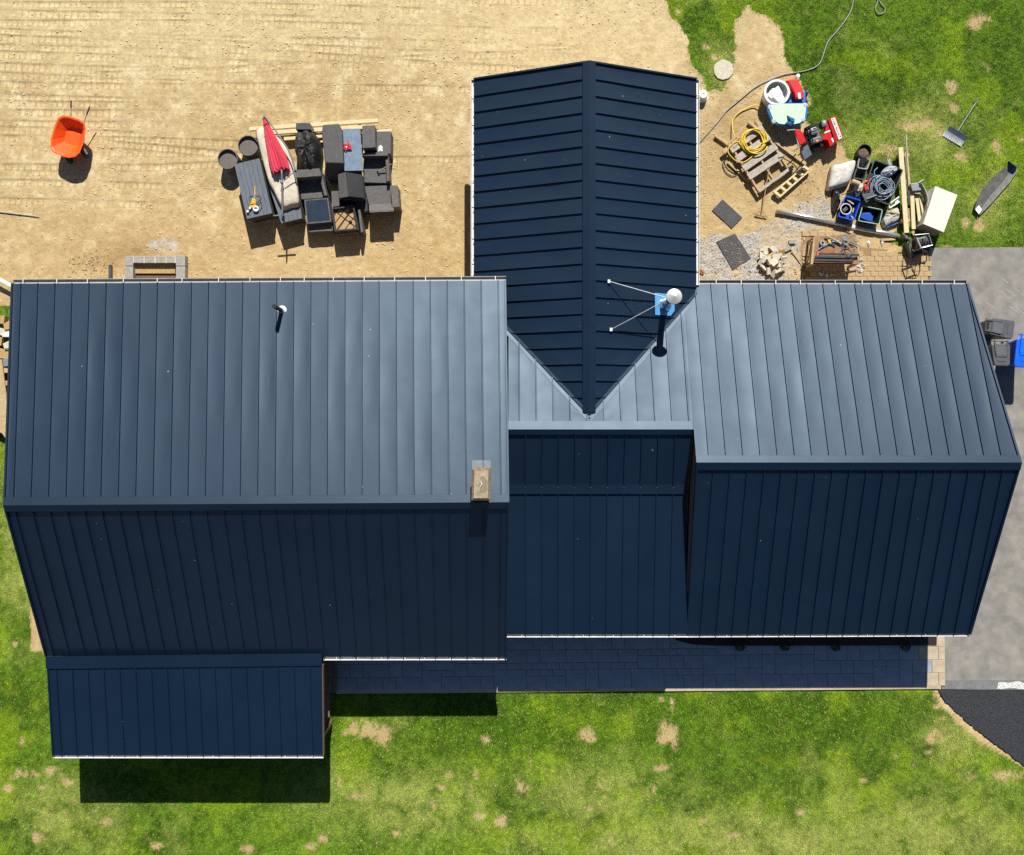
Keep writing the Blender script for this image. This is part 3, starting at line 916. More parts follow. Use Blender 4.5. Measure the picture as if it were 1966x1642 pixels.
trim(rfR, np_(XRW + .015, YR) + Vector((0, 0, .015)), np_(XRW + .015, YM) + Vector((0, 0, .015)), 0.045, 0.075)
ZRS = 2.10
RR0, RR1 = np_(XRW, YR), np_(RRx0, YR)
RS0, RS1 = P(1318, 1219, ZRS), P(1863, 1217, ZRS)
tx = [1368.8 + 32.69 * i for i in range(18)]
bx_ = [1344.0 + 30.5 * i for i in range(18)]
tops = [RR0] + [Vector(((a - CX) / FPX * 23.03, YR, ZR)) for a in tx] + [RR1]
bots = [RS0] + [lerp(RS0, RS1, (a - 1318) / (1863 - 1318)) for a in bx_] + [RS1]
bots[-2] = lerp(RS0, RS1, 0.994)
rfRS, nRS = section(tops, bots)
ridge_cap(rfR, RR0 + Vector((0.0, 0, 0)), RR1, (0, 1, -SLN), RS0 - RR0, 0.20, 0.22)
trim(rfRS, RR1 + Vector((-.02, 0, .015)), RS1 + Vector((-.02, 0, .015)), 0.05, 0.075)
trim(rfRS, RR0 + Vector((.02, 0, .015)), RS0 + Vector((.02, 0, .015)), 0.045, 0.075)
gutter(np_(5.40, YE) + Vector((0, -.035, -.03)), np_(13.10, YE) + Vector((0, -.035, -.03)), (0, 1, 0), 9, 0.03, 0.125, M_GUTG)
gutter(RS0 + Vector((0.02, .05, -.03)), RS1 + Vector((-.02, .05, -.03)), (0, -1, 0), 10, 0.03, 0.09)

# --- middle part, south side: steep strip, then a shallow lean-to
ZM = NZ(YM)
Z1, Z2 = 3.05, 2.23
def row_pts(pxs, py_, z_):
    return [P(a, py_, z_) for a in pxs]
m_top = [Vector((XL - .06, YM, ZM))] + [Vector(((1008.5 + 32 * i - CX) / FPX * (CAMZ - ZM), YM, ZM)) for i in range(10)] + [Vector((4.86, YM, ZM))]
m_mid = row_pts([973] + [1008.5 + 31.5 * i for i in range(10)] + [1315], 938, Z1)
m_bot = row_pts([972] + [1009.7 + 30.66 * i for i in range(10)] + [1322], 1218, Z2)
rfM, nM = section(m_top, m_mid)
rfL, nL = section([p + Vector((0, -0.03, -0.01)) for p in m_mid], m_bot)
ridge_cap(rfM, Vector((XL, YM, ZM)), Vector((4.87, YM, ZM)), (0, 1, -SLN), m_mid[0] - m_top[0], 0.24, 0.16)
A, B = m_mid[0] + Vector((0, 0.10, 0.035)), m_mid[-1] + Vector((-0.02, 0.10, 0.035))
ridge_cap(rfL, A, B, m_top[0] - m_mid[0], m_bot[0] - m_mid[0], 0.02, 0.26, 0.03, "transition_flashing")
for p in m_mid[1:-1]:
    MB().box(p + Vector((0, .03, .05)), (.016, .016, .02)).build("seam_clip", M_GALV, rfM)
gutter(m_bot[0] + Vector((0, .05, -.03)), m_bot[-1] + Vector((0, .05, -.03)), (0, -1, 0), 6, 0.03, 0.105)

# --- porch at lower left
ZP0, ZP1 = 2.42, 2.18
p_top = row_pts([91] + [108.1 + 30.4 * i for i in range(17)] + [619], 1280, ZP0)
p_bot = row_pts([101] + [118.2 + 30.17 * i for i in range(17)] + [620.5], 1450, ZP1)
for k, p in enumerate(p_top):
    p.y += 0.045 * (p.x - p_top[0].x) / 8
rfP, nP = section(p_top, p_bot)
A, B = P(89.5, 1262, ZP0) , P(618.5, 1256, ZP0)
ridge_cap(rfP, A + Vector((0, 0.0, .02)), B + Vector((0, 0, .02)), (0, 1, 0.1), p_bot[0] - p_top[0], 0.03, 0.33, 0.045, "transition_flashing")
trim(rfP, p_top[0] + Vector((.02, 0, .01)), p_bot[0] + Vector((.02, 0, .01)), 0.04, 0.06)
M_FASC = mat("brown_fascia", (0.13, 0.075, 0.045), 0.7)
MB().bar(p_top[-1] + Vector((.012, 0, -.04)), p_bot[-1] + Vector((.012, 0, -.04)), 0.03, 0.14).build("fascia", M_FASC, rfP)
gutter(p_bot[0] + Vector((0, .05, -.03)), p_bot[-1] + Vector((0, .05, -.03)), (0, -1, 0), 11, 0.03, 0.11)

# --- north wing: gable with its ridge running away from the others
ZNR, ZNE = NZ(TIPY) + 0.02, 2.35
XE0, XE1 = TIPX - 3.19, TIPX + 3.19
YN_R, YN_E = 9.97, 10.01
sl_n = (ZNR - ZNE) / 3.19
def nw(xv, yv):
    return Vector((xv, yv, ZNR - sl_n * abs(xv - TIPX)))
ys = [YN_R] + [9.50 - 0.4565 * j for j in range(21)] 
ys = [v for v in ys if v > TIPY + 0.05] + [TIPY]
for s_ in (-1, 1):
    n_ = Vector((s_ * sl_n, 0, 1)).normalized()
    def end_x(yv):
        if yv >= VST:
            return TIPX + s_ * 3.19
        return TIPX + s_ * 3.19 * (yv - TIPY) / (VST - TIPY)
    m0 = MB()
    dz = Vector((0, 0, .02))
    q = [nw(TIPX, TIPY), nw(TIPX + s_ * 3.19, VST), nw(TIPX + s_ * 3.19, YN_E), nw(TIPX, YN_R)]
    q = [p - dz for p in q]
    if s_ < 0:
        q.reverse()
    m0.hexa(q[0], q[1], q[2], q[3], (0, 0, -.07))
    rf = m0.build("roof", M_DECK, house)
    for i in range(len(ys) - 1):
        ya, yb = ys[i], ys[i + 1]
        ea, eb = end_x(ya), end_x(yb)
        if ya > VST > yb:
            m1 = MB()
            q = [nw(TIPX, ya), nw(ea, ya), nw(TIPX + s_ * 3.19, VST), nw(eb, yb), nw(TIPX, yb)]
            qq = q + [p - n_ * .012 for p in q]
            f_ = (0, 1, 2, 3, 4) if s_ < 0 else (4, 3, 2, 1, 0)
            m1.add(qq, [f_] + [(k, 5 + k, 5 + (k + 1) % 5, (k + 1) % 5) for k in range(5)])
            m1.bar(nw(TIPX, yb) + n_ * .022, nw(eb, yb) + n_ * .022, SEAM_W, SEAM_H)
            m1.build("roof_panel", M_ROOF, rf)
        elif i == len(ys) - 2:
            m1 = MB()
            q = [nw(TIPX, ya), nw(ea, ya), nw(TIPX, TIPY)]
            qq = q + [p - n_ * .012 for p in q]
            m1.add(qq, [(0, 1, 2) if s_ < 0 else (2, 1, 0)] + [(k, 3 + k, 3 + (k + 1) % 3, (k + 1) % 3) for k in range(3)])
            m1.build("roof_panel", M_ROOF, rf)
        else:
            ye = YN_E if i == 0 else ya
            a, b, c, d = nw(TIPX, ya), nw(TIPX, yb), nw(eb, yb), nw(ea, ye)
            add_panel(rf, a, b, c, d, n_, rib=True)
    trim(rf, nw(TIPX, YN_R - .02) + Vector((0, 0, .015)), nw(TIPX + s_ * 3.19, YN_E - .02) + Vector((0, 0, .015)), 0.045, 0.075)
    # valley trim on the upper roof and the paler valley flashing on the lower one
    a, b = nw(TIPX, TIPY), nw(TIPX + s_ * 3.19, VST)
    trim(rf, a + Vector((0, .03, .012)), b + Vector((0, .03, .012)), 0.07, 0.035, name="valley_trim")
    a2, b2 = np_(TIPX, TIPY - .13), np_(TIPX + s_ * 2.95, VST - .35)
    trim(rfR, a2 + nR * .004, b2 + nR * .004, 0.13, 0.012, up=nR, name="valley_flashing")
    x_ = TIPX + s_ * 3.19
    if s_ > 0:
        gutter(Vector((x_, VST + .25, ZNE)) + Vector((-.05, 0, -.02)), Vector((x_ , YN_E - .03, ZNE)) + Vector((-.05, 0, -.02)), (1, 0, 0), 7, 0.03, 0.10)
    else:
        gutter(Vector((x_, 3.5, ZNE)) + Vector((.05, 0, -.02)), Vector((x_, YN_E - .03, ZNE)) + Vector((.05, 0, -.02)), (-1, 0, 0), 8, 0.03, 0.10)
    rfN_last = rf
ridge_cap(rfN_last, nw(TIPX, TIPY + 0.06), nw(TIPX, YN_R), (-1, 0, -sl_n), (1, 0, -sl_n), 0.19, 0.19)

# --- walls
def wall(x0, x1, prof):
    """prof: (y, z) outline of the gable"""
    n = len(prof)
    v = [Vector((x0, a, b)) for a, b in prof] + [Vector((x1, a, b)) for a, b in prof]
    fs = [tuple(range(n)), tuple(reversed(range(n, 2 * n)))] + [(i, n + i, n + (i + 1) % n, (i + 1) % n) for i in range(n)]
    return MB().add(v, fs).build("wall", M_SIDING, house)
def under(a, b, yv, off=0.14):
    t = (yv - a.y) / (b.y - a.y)
    return a.z + (b.z - a.z) * t - off
wall(LR0.x + 0.3, LR1.x - 0.14, [(3.65, 0), (3.65, under(LR1, LN1, 3.65)), (LR1.y, LR1.z - .16), (-6.2, under(LR1, LS1, -6.2)), (-6.2, 0)])
wall(XRW + 0.06, 12.85, [(3.85, 0), (3.85, NZ(3.85) - .14), (YR, ZR - .16), (-5.7, under(RR0, RS0, -5.7)), (-5.7, 0)])
wall(XL + 0.01, XRW + 0.05, [(3.8, 0), (3.8, 2.0), (YM, ZM - .2), (m_mid[0].y, Z1 - .2), (-5.6, 2.1), (-5.6, 0)])
v = [(TIPX + a, b, c) for b in (3.0, 9.65) for a, c in ((-2.9, 0), (-2.9, ZNE - .02), (0, ZNR - .14), (2.9, ZNE - .02), (2.9, 0))]
MB().add(v, [(0, 1, 2, 3, 4), (9, 8, 7, 6, 5), (0, 5, 6, 1), (1, 6, 7, 2), (2, 7, 8, 3), (3, 8, 9, 4), (4, 9, 5, 0)]).build("wall", M_SIDING, house)
M_POST = mat("porch_timber", (0.22, 0.15, 0.09), 0.7)
pa, pb = p_bot[0], p_bot[-1]
for u in (0.03, 0.34, 0.66, 0.97):
    q = lerp(pa, pb, u) + Vector((0, 0.25, 0))
    MB().box((q.x, q.y, (ZP1 - .12) / 2 + .08), (0.13, 0.13, ZP1 - .28)).build("porch_post", M_POST, house)
MB().box(((pa.x + pb.x) / 2, (pa.y - 6.2) / 2, 0.08), (pb.x - pa.x - 0.5, abs(pa.y + 6.2) - .2, 0.12)).build("porch_floor", M_POST, house)

# --- chimney
M_STUC = mat("tan_stucco", alb(206, 192, 162), 0.9, c2=alb(166, 150, 120), scale=7, bump=0.4, bscale=30)
M_STUCD = mat("stained_stucco", alb(160, 140, 104), 0.9, c2=alb(120, 102, 74), scale=9)
ct = [P(906.5, 899, 5.45), P(942.5, 899, 5.45), P(941, 961, 5.45), P(905, 961, 5.45)]
chim = MB().prism([ct[3] + Vector((.04, .04, -.02)), ct[2] + Vector((-.04, .04, -.02)), ct[1] + Vector((-.04, -.04, -.02)), ct[0] + Vector((.04, -.04, -.02))], 3.9).build("chimney", M_STUCD, house)
inn = [ct[0] + Vector((.06, -.06, .045)), ct[1] + Vector((-.06, -.06, .045)), ct[2] + Vector((-.06, .06, .045)), ct[3] + Vector((.06, .06, .045))]
lo = [p + Vector((0, 0, -.09)) for p in ct]
cap = MB().add(list(ct) + inn + lo, [(0, 4, 5, 1), (1, 5, 6, 2), (2, 6, 7, 3), (3, 7, 4, 0), (0, 1, 9, 8), (1, 2, 10, 9), (2, 3, 11, 10), (3, 0, 8, 11), (8, 9, 10, 11)]).build("chimney_cap", M_STUCD, chim)
MB().prism(inn, inn[0].z - .06, inn[0].z + .004).build("cap_top", M_STUC, chim)
_cc = (inn[0] + inn[2]) / 2
MB().prism([_cc + Vector((.05 + .11 * math.cos(k_ * .52) * (1 + .15 * math.sin(k_ * 2.3)), -.02 + .22 * math.sin(k_ * .52) * (1 + .12 * math.cos(k_ * 1.7)), 0)) for k_ in range(12)], inn[0].z, inn[0].z + .008).build("damp_stain", mat("grey_stain", alb(168, 156, 130), .95, c2=alb(150, 138, 112), scale=10), chim)
cc_ = (inn[0] + inn[2]) / 2
M_DEBR = mat("pale_mortar_smear", (0.62, 0.60, 0.55), 0.9)
MB().tube([cc_ + Vector((-.06, -.17, .012)), cc_ + Vector((-.03, -.08, .02)), cc_ + Vector((.02, 0, .025)), cc_ + Vector((-.01, .09, .02))], [0.008, 0.012, 0.02, 0.01], 6).build("mortar_smear", M_DEBR, chim)
M_FLASH = mat("bare_flashing", (0.16, 0.185, 0.215), 0.7, c2=(0.12, 0.14, 0.165), spec=0.3)
fa = P(906, 884, 4.8); fb = P(942, 884, 4.8)
def zl(yv):
    return LR0.z + (LN0.z - LR0.z) * (yv - LR0.y) / (LN0.y - LR0.y)
fq = [Vector((fa.x, fa.y, zl(fa.y) + .055)), Vector((fb.x, fb.y, zl(fb.y) + .055)), Vector((fb.x, ct[0].y - .1, zl(ct[0].y - .1) + .055)), Vector((fa.x, ct[0].y - .1, zl(ct[0].y - .1) + .055))]
MB().hexa(fq[3], fq[2], fq[1], fq[0], (0, 0, -.05)).build("flashing", M_FLASH, chim)

# --- plumbing vent
vx = P(541, 596, 3.4); vz = zl(vx.y)
vent = MB().tube([(vx.x, vx.y, vz - .05), (vx.x, vx.y, vz + .78)], 0.058, 14).build("vent_pipe", M_DARKP, house, smooth=False)
MB().lathe((vx.x, vx.y, vz - 0.005), [(0.135, 0), (0.13, .02), (0.09, .03), (0.066, .09), (0.06, .095)], 24).build("pipe_boot", mat("pale_rubber_boot", (0.75, 0.77, 0.78), 0.5), vent)

# --- stove pipe
ssx, ssy = 4.30, 3.47
sb = P(1274, 586, 2.65)
sb.z = nw(sb.x, sb.y).z
M_BLUEFL = mat("blue_flashing_sheet", (0.10, 0.33, 0.60), 0.25, metal=0.0, c2=(0.08, 0.27, 0.52), scale=3, spec=0.8)  # even blue base colour for the flashing sheet
sp = MB().tube([sb + Vector((0, 0, -.1)), sb + Vector((0, 0, 1.52))], 0.095, 20).build("stove_pipe", M_STEEL, house, smooth=True)
MB().lathe(sb + Vector((0, 0, 1.46)), [(0.10, 0), (0.205, .01), (0.21, .05), (0.20, .06), (0.02, .15), (0.004, .155)], 28).build("rain_cap", mat("cap_steel", (0.78, 0.76, 0.70), 0.35, metal=0.4), sp)
MB().lathe(sb + Vector((0, 0, -.02)), [(0.22, 0), (0.13, .20), (0.10, .28), (0.12, .285), (0.12, .30), (0.098, .31)], 28).build("flashing_cone", M_STEEL, sp)
fl = [(-.29, .31), (.30, .29), (.31, -.16), (.19, -.31), (-.28, -.31)]
nR1 = Vector((sl_n, 0, 1)).normalized()
top_ = [Vector((sb.x + a, sb.y + b, nw(sb.x + a, sb.y + b).z + .05)) for a, b in fl]
MB().prism(top_, 2.2).build("base_flashing", M_BLUEFL, sp)
for bxp, byp in ((1169, 540.5), (1173, 633)):
    e = P(bxp, byp, 3.2); e.z = nw(e.x, e.y).z + .05
    e = P(bxp, byp, e.z); e.z = nw(e.x, e.y).z + .05
    MB().tube([e, sb + Vector((-.08, 0, 1.15 if byp < 600 else 1.0))], 0.013, 6).build("brace", M_GALV, sp)
    MB().box(e, (0.07, 0.09, 0.06)).build("clamp", M_GUTIN, sp)
# ------------------------------------------------------------------ materials for the loose things
def wicker(name, c):
    m = mat(name, c, 0.75, c2=tuple(v * .7 for v in c), scale=12, spec=0.35)
    nt = m.node_tree
    b = nt.nodes["Principled BSDF"]
    tc = nt.nodes["Texture Coordinate"]
    w = nt.nodes.new("ShaderNodeTexWave")
    w.bands_direction = 'Y'
    w.inputs["Scale"].default_value = 11.0
    w.inputs["Distortion"].default_value = 1.2
    w.inputs["Detail"].default_value = 1.0
    nt.links.new(tc.outputs["Object"], w.inputs["Vector"])
    bp = nt.nodes.new("ShaderNodeBump")
    bp.inputs["Strength"].default_value = 0.45
    bp.inputs["Distance"].default_value = 0.015
    nt.links.new(w.outputs["Fac"], bp.inputs["Height"])
    nt.links.new(bp.outputs[0], b.inputs["Normal"])
    return m
M_WICK = wicker("charcoal_wicker", (0.135, 0.130, 0.126))
M_WICKB = wicker("brown_grey_wicker", (0.165, 0.150, 0.132))
M_WICKD = wicker("black_wicker", (0.05, 0.05, 0.052))
M_GPLANK = mat("grey_composite_plank", alb(128, 136, 146), 0.65, c2=alb(104, 112, 122), scale=5, bump=0.3, bscale=30, stretch=(6, 1, 1), spec=0.4)
M_GBOX = mat("dark_bench_side", (0.07, 0.065, 0.062), 0.8)
M_LUMB = mat("fresh_lumber", alb(255, 242, 196), 0.8, c2=alb(236, 212, 156), scale=6, bump=0.15, bscale=40, stretch=(1, 6, 1))
M_LUMO = mat("weathered_lumber", alb(228, 202, 154), 0.85, c2=alb(196, 168, 120), scale=7, bump=0.2, bscale=40, stretch=(1, 5, 1))
M_GREYW = mat("silvered_timber", alb(218, 208, 192), 0.85, c2=alb(180, 170, 154), scale=8, bump=0.3, bscale=50)
M_CANVAS = mat("beige_canvas", alb(244, 232, 210), 0.9, c2=alb(218, 204, 178), scale=5, bump=0.4, bscale=10)
M_RED = mat("red_umbrella_cloth", (0.60, 0.045, 0.085), 0.85, c2=(0.48, 0.03, 0.06), scale=8)
M_GMET = mat("grey_powder_coat", (0.16, 0.18, 0.20), 0.45, c2=(0.12, 0.135, 0.15), scale=8)
M_BLKC = mat("black_cover_cloth", (0.022, 0.022, 0.023), 0.6, c2=(0.014, 0.014, 0.015), scale=10, bump=0.8, bscale=9)
M_DGC = mat("charcoal_cover_cloth", (0.085, 0.083, 0.081), 0.75, c2=(0.065, 0.064, 0.062), scale=6, bump=0.5, bscale=7)
M_BGLASS = mat("blue_grey_tabletop", alb(150, 170, 190), 0.3, c2=alb(120, 142, 166), scale=7, spec=0.7)
M_DBLUE = mat("dark_blue_glass", (0.03, 0.045, 0.065), 0.18, c2=(0.02, 0.03, 0.045), scale=4, spec=0.8)
M_REDP = mat("red_plastic", (0.62, 0.02, 0.03), 0.35, c2=(0.52, 0.015, 0.02), scale=4)
M_REDM = mat("red_machine_paint", (0.60, 0.008, 0.008), 0.3, c2=(0.50, 0.006, 0.006), scale=4, coat=0.3)
M_WHT = mat("white_plastic", (0.78, 0.79, 0.78), 0.45, c2=(0.66, 0.67, 0.66), scale=6)
M_YEL = mat("yellow_tool_plastic", (0.72, 0.42, 0.02), 0.45, c2=(0.62, 0.35, 0.015), scale=8)
M_YHOSE = mat("yellow_hose_rubber", (0.72, 0.52, 0.04), 0.5, c2=(0.6, 0.42, 0.03), scale=8)
M_BLK = mat("black_plastic", (0.018, 0.018, 0.02), 0.45, c2=(0.012, 0.012, 0.013), scale=8)
M_DGREY = mat("dark_grey_plastic", (0.095, 0.10, 0.106), 0.45, c2=(0.07, 0.074, 0.079), scale=5)
M_ORNG = mat("orange_tray_plastic", (0.85, 0.105, 0.006), 0.4, c2=(0.78, 0.085, 0.005), scale=3)
M_BLUE = mat("blue_plastic", (0.008, 0.07, 0.42), 0.4, c2=(0.006, 0.05, 0.33), scale=6)
M_BBIN = mat("bright_blue_plastic", (0.005, 0.12, 0.85), 0.4, c2=(0.004, 0.10, 0.72), scale=4)
M_TBLUE = mat("toy_blue_plastic", (0.012, 0.14, 0.50), 0.4, c2=(0.01, 0.11, 0.42), scale=6)
M_MINT = mat("mint_green_plastic", (0.50, 0.78, 0.48), 0.5, c2=(0.46, 0.74, 0.44), scale=3)
M_GREEN = mat("dark_green_plastic", (0.012, 0.05, 0.026), 0.5, c2=(0.008, 0.035, 0.018), scale=6)
M_LRIM = mat("pale_green_rim", (0.45, 0.62, 0.50), 0.5)
M_CONC = mat("grey_concrete", alb(196, 192, 184), 0.9, c2=alb(164, 160, 152), scale=14, bump=0.5, bscale=60)
M_MORT = mat("pale_mortar", alb(230, 226, 214), 0.95)
M_STN = mat("pale_concrete_rubble", alb(246, 238, 218), 0.9, c2=alb(214, 202, 178), scale=14, bump=0.5, bscale=40)
M_STNB = mat("tan_rubble", alb(218, 186, 128), 0.9, c2=alb(186, 154, 100), scale=14, bump=0.5, bscale=40)
M_BRICK = mat("red_brick", (0.42, 0.13, 0.06), 0.85, c2=(0.34, 0.10, 0.045), scale=30, bump=0.4, bscale=80)
M_HOLE = mat("dark_cavity", (0.02, 0.015, 0.012), 0.9)
M_RUBR = mat("rubber_mat", (0.105, 0.105, 0.105), 0.85, c2=(0.065, 0.065, 0.067), scale=12, bump=0.6, bscale=60)
M_GHOSE = mat("blue_grey_hose", (0.12, 0.16, 0.21), 0.4, c2=(0.08, 0.11, 0.15), scale=8)
M_CABLE = mat("grey_cable", (0.30, 0.30, 0.30), 0.5)
M_TEAL = mat("teal_tubing", (0.10, 0.34, 0.46), 0.4)
M_CARD = mat("cream_carton", (0.70, 0.66, 0.575), 0.8, c2=(0.65, 0.60, 0.52), scale=3)
M_CARDS = mat("carton_side", alb(206, 190, 156), 0.85)
M_SACK = mat("pale_paper_sack", alb(250, 246, 238), 0.9, c2=alb(222, 216, 206), scale=6, bump=0.8, bscale=9)
M_TARP = mat("grey_white_sheet", alb(222, 220, 214), 0.8, c2=alb(190, 188, 180), scale=5, bump=0.8, bscale=8)
M_BTARP = mat("blue_tarp", (0.05, 0.12, 0.25), 0.6)
M_SOILB = mat("potting_soil", (0.20, 0.14, 0.09), 0.95, c2=(0.10, 0.07, 0.045), scale=40, bump=1.0, bscale=50)
M_PLY = mat("stained_plywood", (0.34, 0.215, 0.115), 0.85, c2=(0.20, 0.12, 0.065), scale=7, bump=0.3, bscale=30)
M_TYRE = mat("black_tyre", (0.018, 0.018, 0.018), 0.8, bump=0.4, bscale=60)
M_TAN = mat("tan_board", alb(212, 176, 122), 0.85, c2=alb(194, 158, 106), scale=6)
M_SILV = mat("silver_metal", (0.62, 0.63, 0.64), 0.3, metal=0.7, c2=(0.5, 0.51, 0.52), scale=8)
M_DSTEEL = mat("dark_steel_bar", (0.085, 0.09, 0.10), 0.4, metal=0.4, c2=(0.06, 0.065, 0.07), scale=6)
M_NAVY = mat("navy_plastic", (0.02, 0.035, 0.08), 0.4)
M_HANDLE = mat("ash_handle", alb(214, 184, 130), 0.7, c2=alb(190, 158, 108), scale=12)

def PV(a, z):
    return [P(u, v, z) for u, v in a]
def cen(pts):
    s_ = Vector((0, 0, 0))
    for p in pts:
        s_ += p
    return s_ / len(pts)
def flat(p, z=0.0):
    return (p.x, p.y, z)
def mound(m0, outline, zb, zt, seed=1, rings=7, power=2.2, crease=0.10, sub=4):
    """lumpy draped volume above an outline (points in the place)"""
    r = random.Random(seed)
    pts = []
    n = len(outline)
    for i in range(n):
        for k in range(sub):
            a, b, c, d = outline[i - 1], outline[i], outline[(i + 1) % n], outline[(i + 2) % n]
            t = k / sub
            q = 0.5 * ((2 * b) + (c - a) * t + (2 * a - 5 * b + 4 * c - d) * t * t + (3 * b - a - 3 * c + d) * t ** 3)
            pts.append(Vector((q.x, q.y, 0)))
    N = len(pts)
    c = cen(pts)
    v = []
    ph = [r.uniform(0, 6.28) for _ in range(6)]
    for j in range(rings):
        s_ = 1 - j / rings
        for i, p in enumerate(pts):
            q = c + (p - c) * s_
            wr = sum(math.sin((k + 2) * 6.283 * i / N + ph[k] + s_ * 6 * math.sin(ph[k] * 3)) for k in range(6)) / 5 + r.uniform(-.14, .14)
            hh = zb + (zt - zb) * (1 - s_ ** power) ** 0.6 + (zt - zb) * crease * wr * (1 - (2 * s_ - 1) ** 4)
            v.append((q.x, q.y, max(zb, hh) if j else zb))
    v.append((c.x, c.y, zt))
    fs = []
    for j in range(rings - 1):
        for i in range(N):
            k = (i + 1) % N
            fs.append((j * N + i, j * N + k, (j + 1) * N + k, (j + 1) * N + i))
    for i in range(N):
        fs.append(((rings - 1) * N + i, (rings - 1) * N + (i + 1) % N, rings * N))
    fs.append(tuple(reversed(range(N))))
    return m0.add(v, fs)
def tub(m0, outline, zb, zt, t=0.02, floor=0.02, taper=0.9):
    """open container with walls of thickness t"""
    c = cen(outline)
    n = len(outline)
    ar = sum(outline[i].x * outline[(i + 1) % n].y - outline[(i + 1) % n].x * outline[i].y for i in range(n))
    if ar < 0:
        outline = list(reversed(outline))
    def ring(f, ins, z):
        o = []
        for p in outline:
            d = Vector((p.x - c.x, p.y - c.y, 0))
            L = d.length
            d = d * ((L * f - ins) / L)
            o.append(Vector((c.x + d.x, c.y + d.y, z)))
        return o
    R = [ring(taper, 0, zb), ring(1, 0, zt), ring(1, t * 1.3, zt), ring(taper, t * 1.3, zb + floor)]
    v = [p for q in R for p in q]
    fs = [tuple(reversed(range(n)))]
    for k in range(3):
        for i in range(n):
            j = (i + 1) % n
            fs.append((k * n + i, k * n + j, (k + 1) * n + j, (k + 1) * n + i))
    fs.append(tuple(range(3 * n, 4 * n)))
    return m0.add(v, fs)
def rounded(q, r, k=4):
    n = len(q)
    o = []
    for i in range(n):
        p = q[i]
        a, b = (q[i - 1] - p), (q[(i + 1) % n] - p)
        ra = min(r, a.length * .45, b.length * .45)
        a, b = p + a.normalized() * ra, p + b.normalized() * ra
        for j in range(k + 1):
            t = j / k
            o.append((a * (1 - t) + p * t) * (1 - t) + (p * (1 - t) + b * t) * t)
    return o
def coil(c, r, z, loops, seed, wob=0.05, dz=0.012, step=26, spread=0.07):
    g_ = random.Random(seed)
    pts = []
    for k in range(loops):
        rr_ = r + g_.uniform(-spread, spread * 0.6)
        ox, oy = g_.uniform(-wob, wob), g_.uniform(-wob, wob)
        e = g_.uniform(0.88, 1.0)
        ph = g_.uniform(0, 3.14)
        for i in range(step):
            a = 2 * math.pi * i / step
            f = i / step
            pts.append(Vector((c.x + ox + rr_ * math.cos(a) * (e if k % 2 else 1), c.y + oy + rr_ * math.sin(a) * (1 if k % 2 else e), z + dz * (k + f) + 0.006 * math.sin(a * 3 + ph))))
    # soften the jumps between loops
    out = [pts[0]]
    for p in pts[1:]:
        out.append(out[-1] * 0.45 + p * 0.55)
    return out
def wire(name, pxs, z, r, m, parent=None, sub=5, seg=6):
    q = [P(a, b, z if not isinstance(z, (list, tuple)) else z[i]) for i, (a, b) in enumerate(pxs)]
    n = len(q)
    pts = []
    for i in range(n - 1):
        a, b, c, d = q[max(i - 1, 0)], q[i], q[i + 1], q[min(i + 2, n - 1)]
        for k in range(sub):
            t = k / sub
            pts.append(0.5 * ((2 * b) + (c - a) * t + (2 * a - 5 * b + 4 * c - d) * t * t + (3 * b - a - 3 * c + d) * t ** 3))
    pts.append(q[-1])
    return MB().tube(pts, r, seg).build(name, m, parent, smooth=True)
def board(a, b, w, t, z, m, label, cat="board", name="board", group=None, z2=None):
    p, q = P(a[0], a[1], z), P(b[0], b[1], z if z2 is None else z2)
    o = MB().bar(p - Vector((0, 0, t / 2)), q - Vector((0, 0, t / 2)), w, t).build(name, m, bevel=0.004)
    return tag(o, label, cat, group)

# ------------------------------------------------------------------ wheelbarrow
t = thing("wheelbarrow", "orange wheelbarrow standing alone on the bare soil", "wheelbarrow", flat(P(140, 285)))
rim = [(111, 226), (120, 221.5), (132, 222.5), (152, 229), (163, 236), (165, 246), (161, 272), (153, 293), (145, 301), (133, 303.5), (120, 301), (102, 293), (96.5, 284), (97, 268), (104, 243)]
Z_T = 0.60
ro = PV(rim, Z_T)
c0 = cen(ro)
ro = [c0 + (p - c0) * 0.94 for p in ro]
dirn = (P(121, 300, Z_T) - P(140, 226, Z_T)).normalized()
bot = []
for p in ro:
    d = p - c0
    bot.append(Vector((c0.x + d.x * 0.52 - dirn.x * 0.02, c0.y + d.y * 0.45 - dirn.y * 0.10 + 0.02, 0.30)))
n = len(ro)
outr = [c0 + (p - c0) * 1.06 + Vector((0, 0, -.005)) for p in ro]
v = ro + [c0 + (p - c0) * 0.95 + Vector((0, 0, -.01)) for p in ro] + bot + outr + [p + Vector((0, 0, -.02)) for p in bot]
fs = []
for i in range(n):
    j = (i + 1) % n
    fs += [(i, n + i, n + j, j), (n + i, 2 * n + i, 2 * n + j, n + j), (3 * n + i, i, j, 3 * n + j), (4 * n + i, 3 * n + i, 3 * n + j, 4 * n + j)]
fs += [tuple(range(2 * n, 3 * n)), tuple(reversed(range(4 * n, 5 * n)))]
MB().add(v, fs).build("tray", M_ORNG, t, smooth=False)
for a, b, c in (((136, 228), (136.5, 194), 0), ((157, 244), (172, 206), 1)):
    p, q = P(a[0], a[1], 0.46), P(b[0], b[1], 0.56)
    hd = MB().tube([p + (p - q) * .02 + Vector((0, 0, -.04)), p + Vector((0, 0, -.02)), q], 0.016, 8).build("handle", M_SILV, t)
    e = p + (q - p) * 0.62
    MB().tube([e, q + (q - p) * 0.01], 0.022, 8).build("grip", M_BLK, hd)
for a in ((148, 256), (162, 262)):
    p = P(a[0], a[1], 0)
    MB().tube([p + Vector((0, 0, 0)), p + Vector((0, -.04, .26))], 0.014, 6).build("leg", M_SILV, t)
wc = P(161.5, 292, 0.19)
axd = Vector((0.93, 0.36, 0))
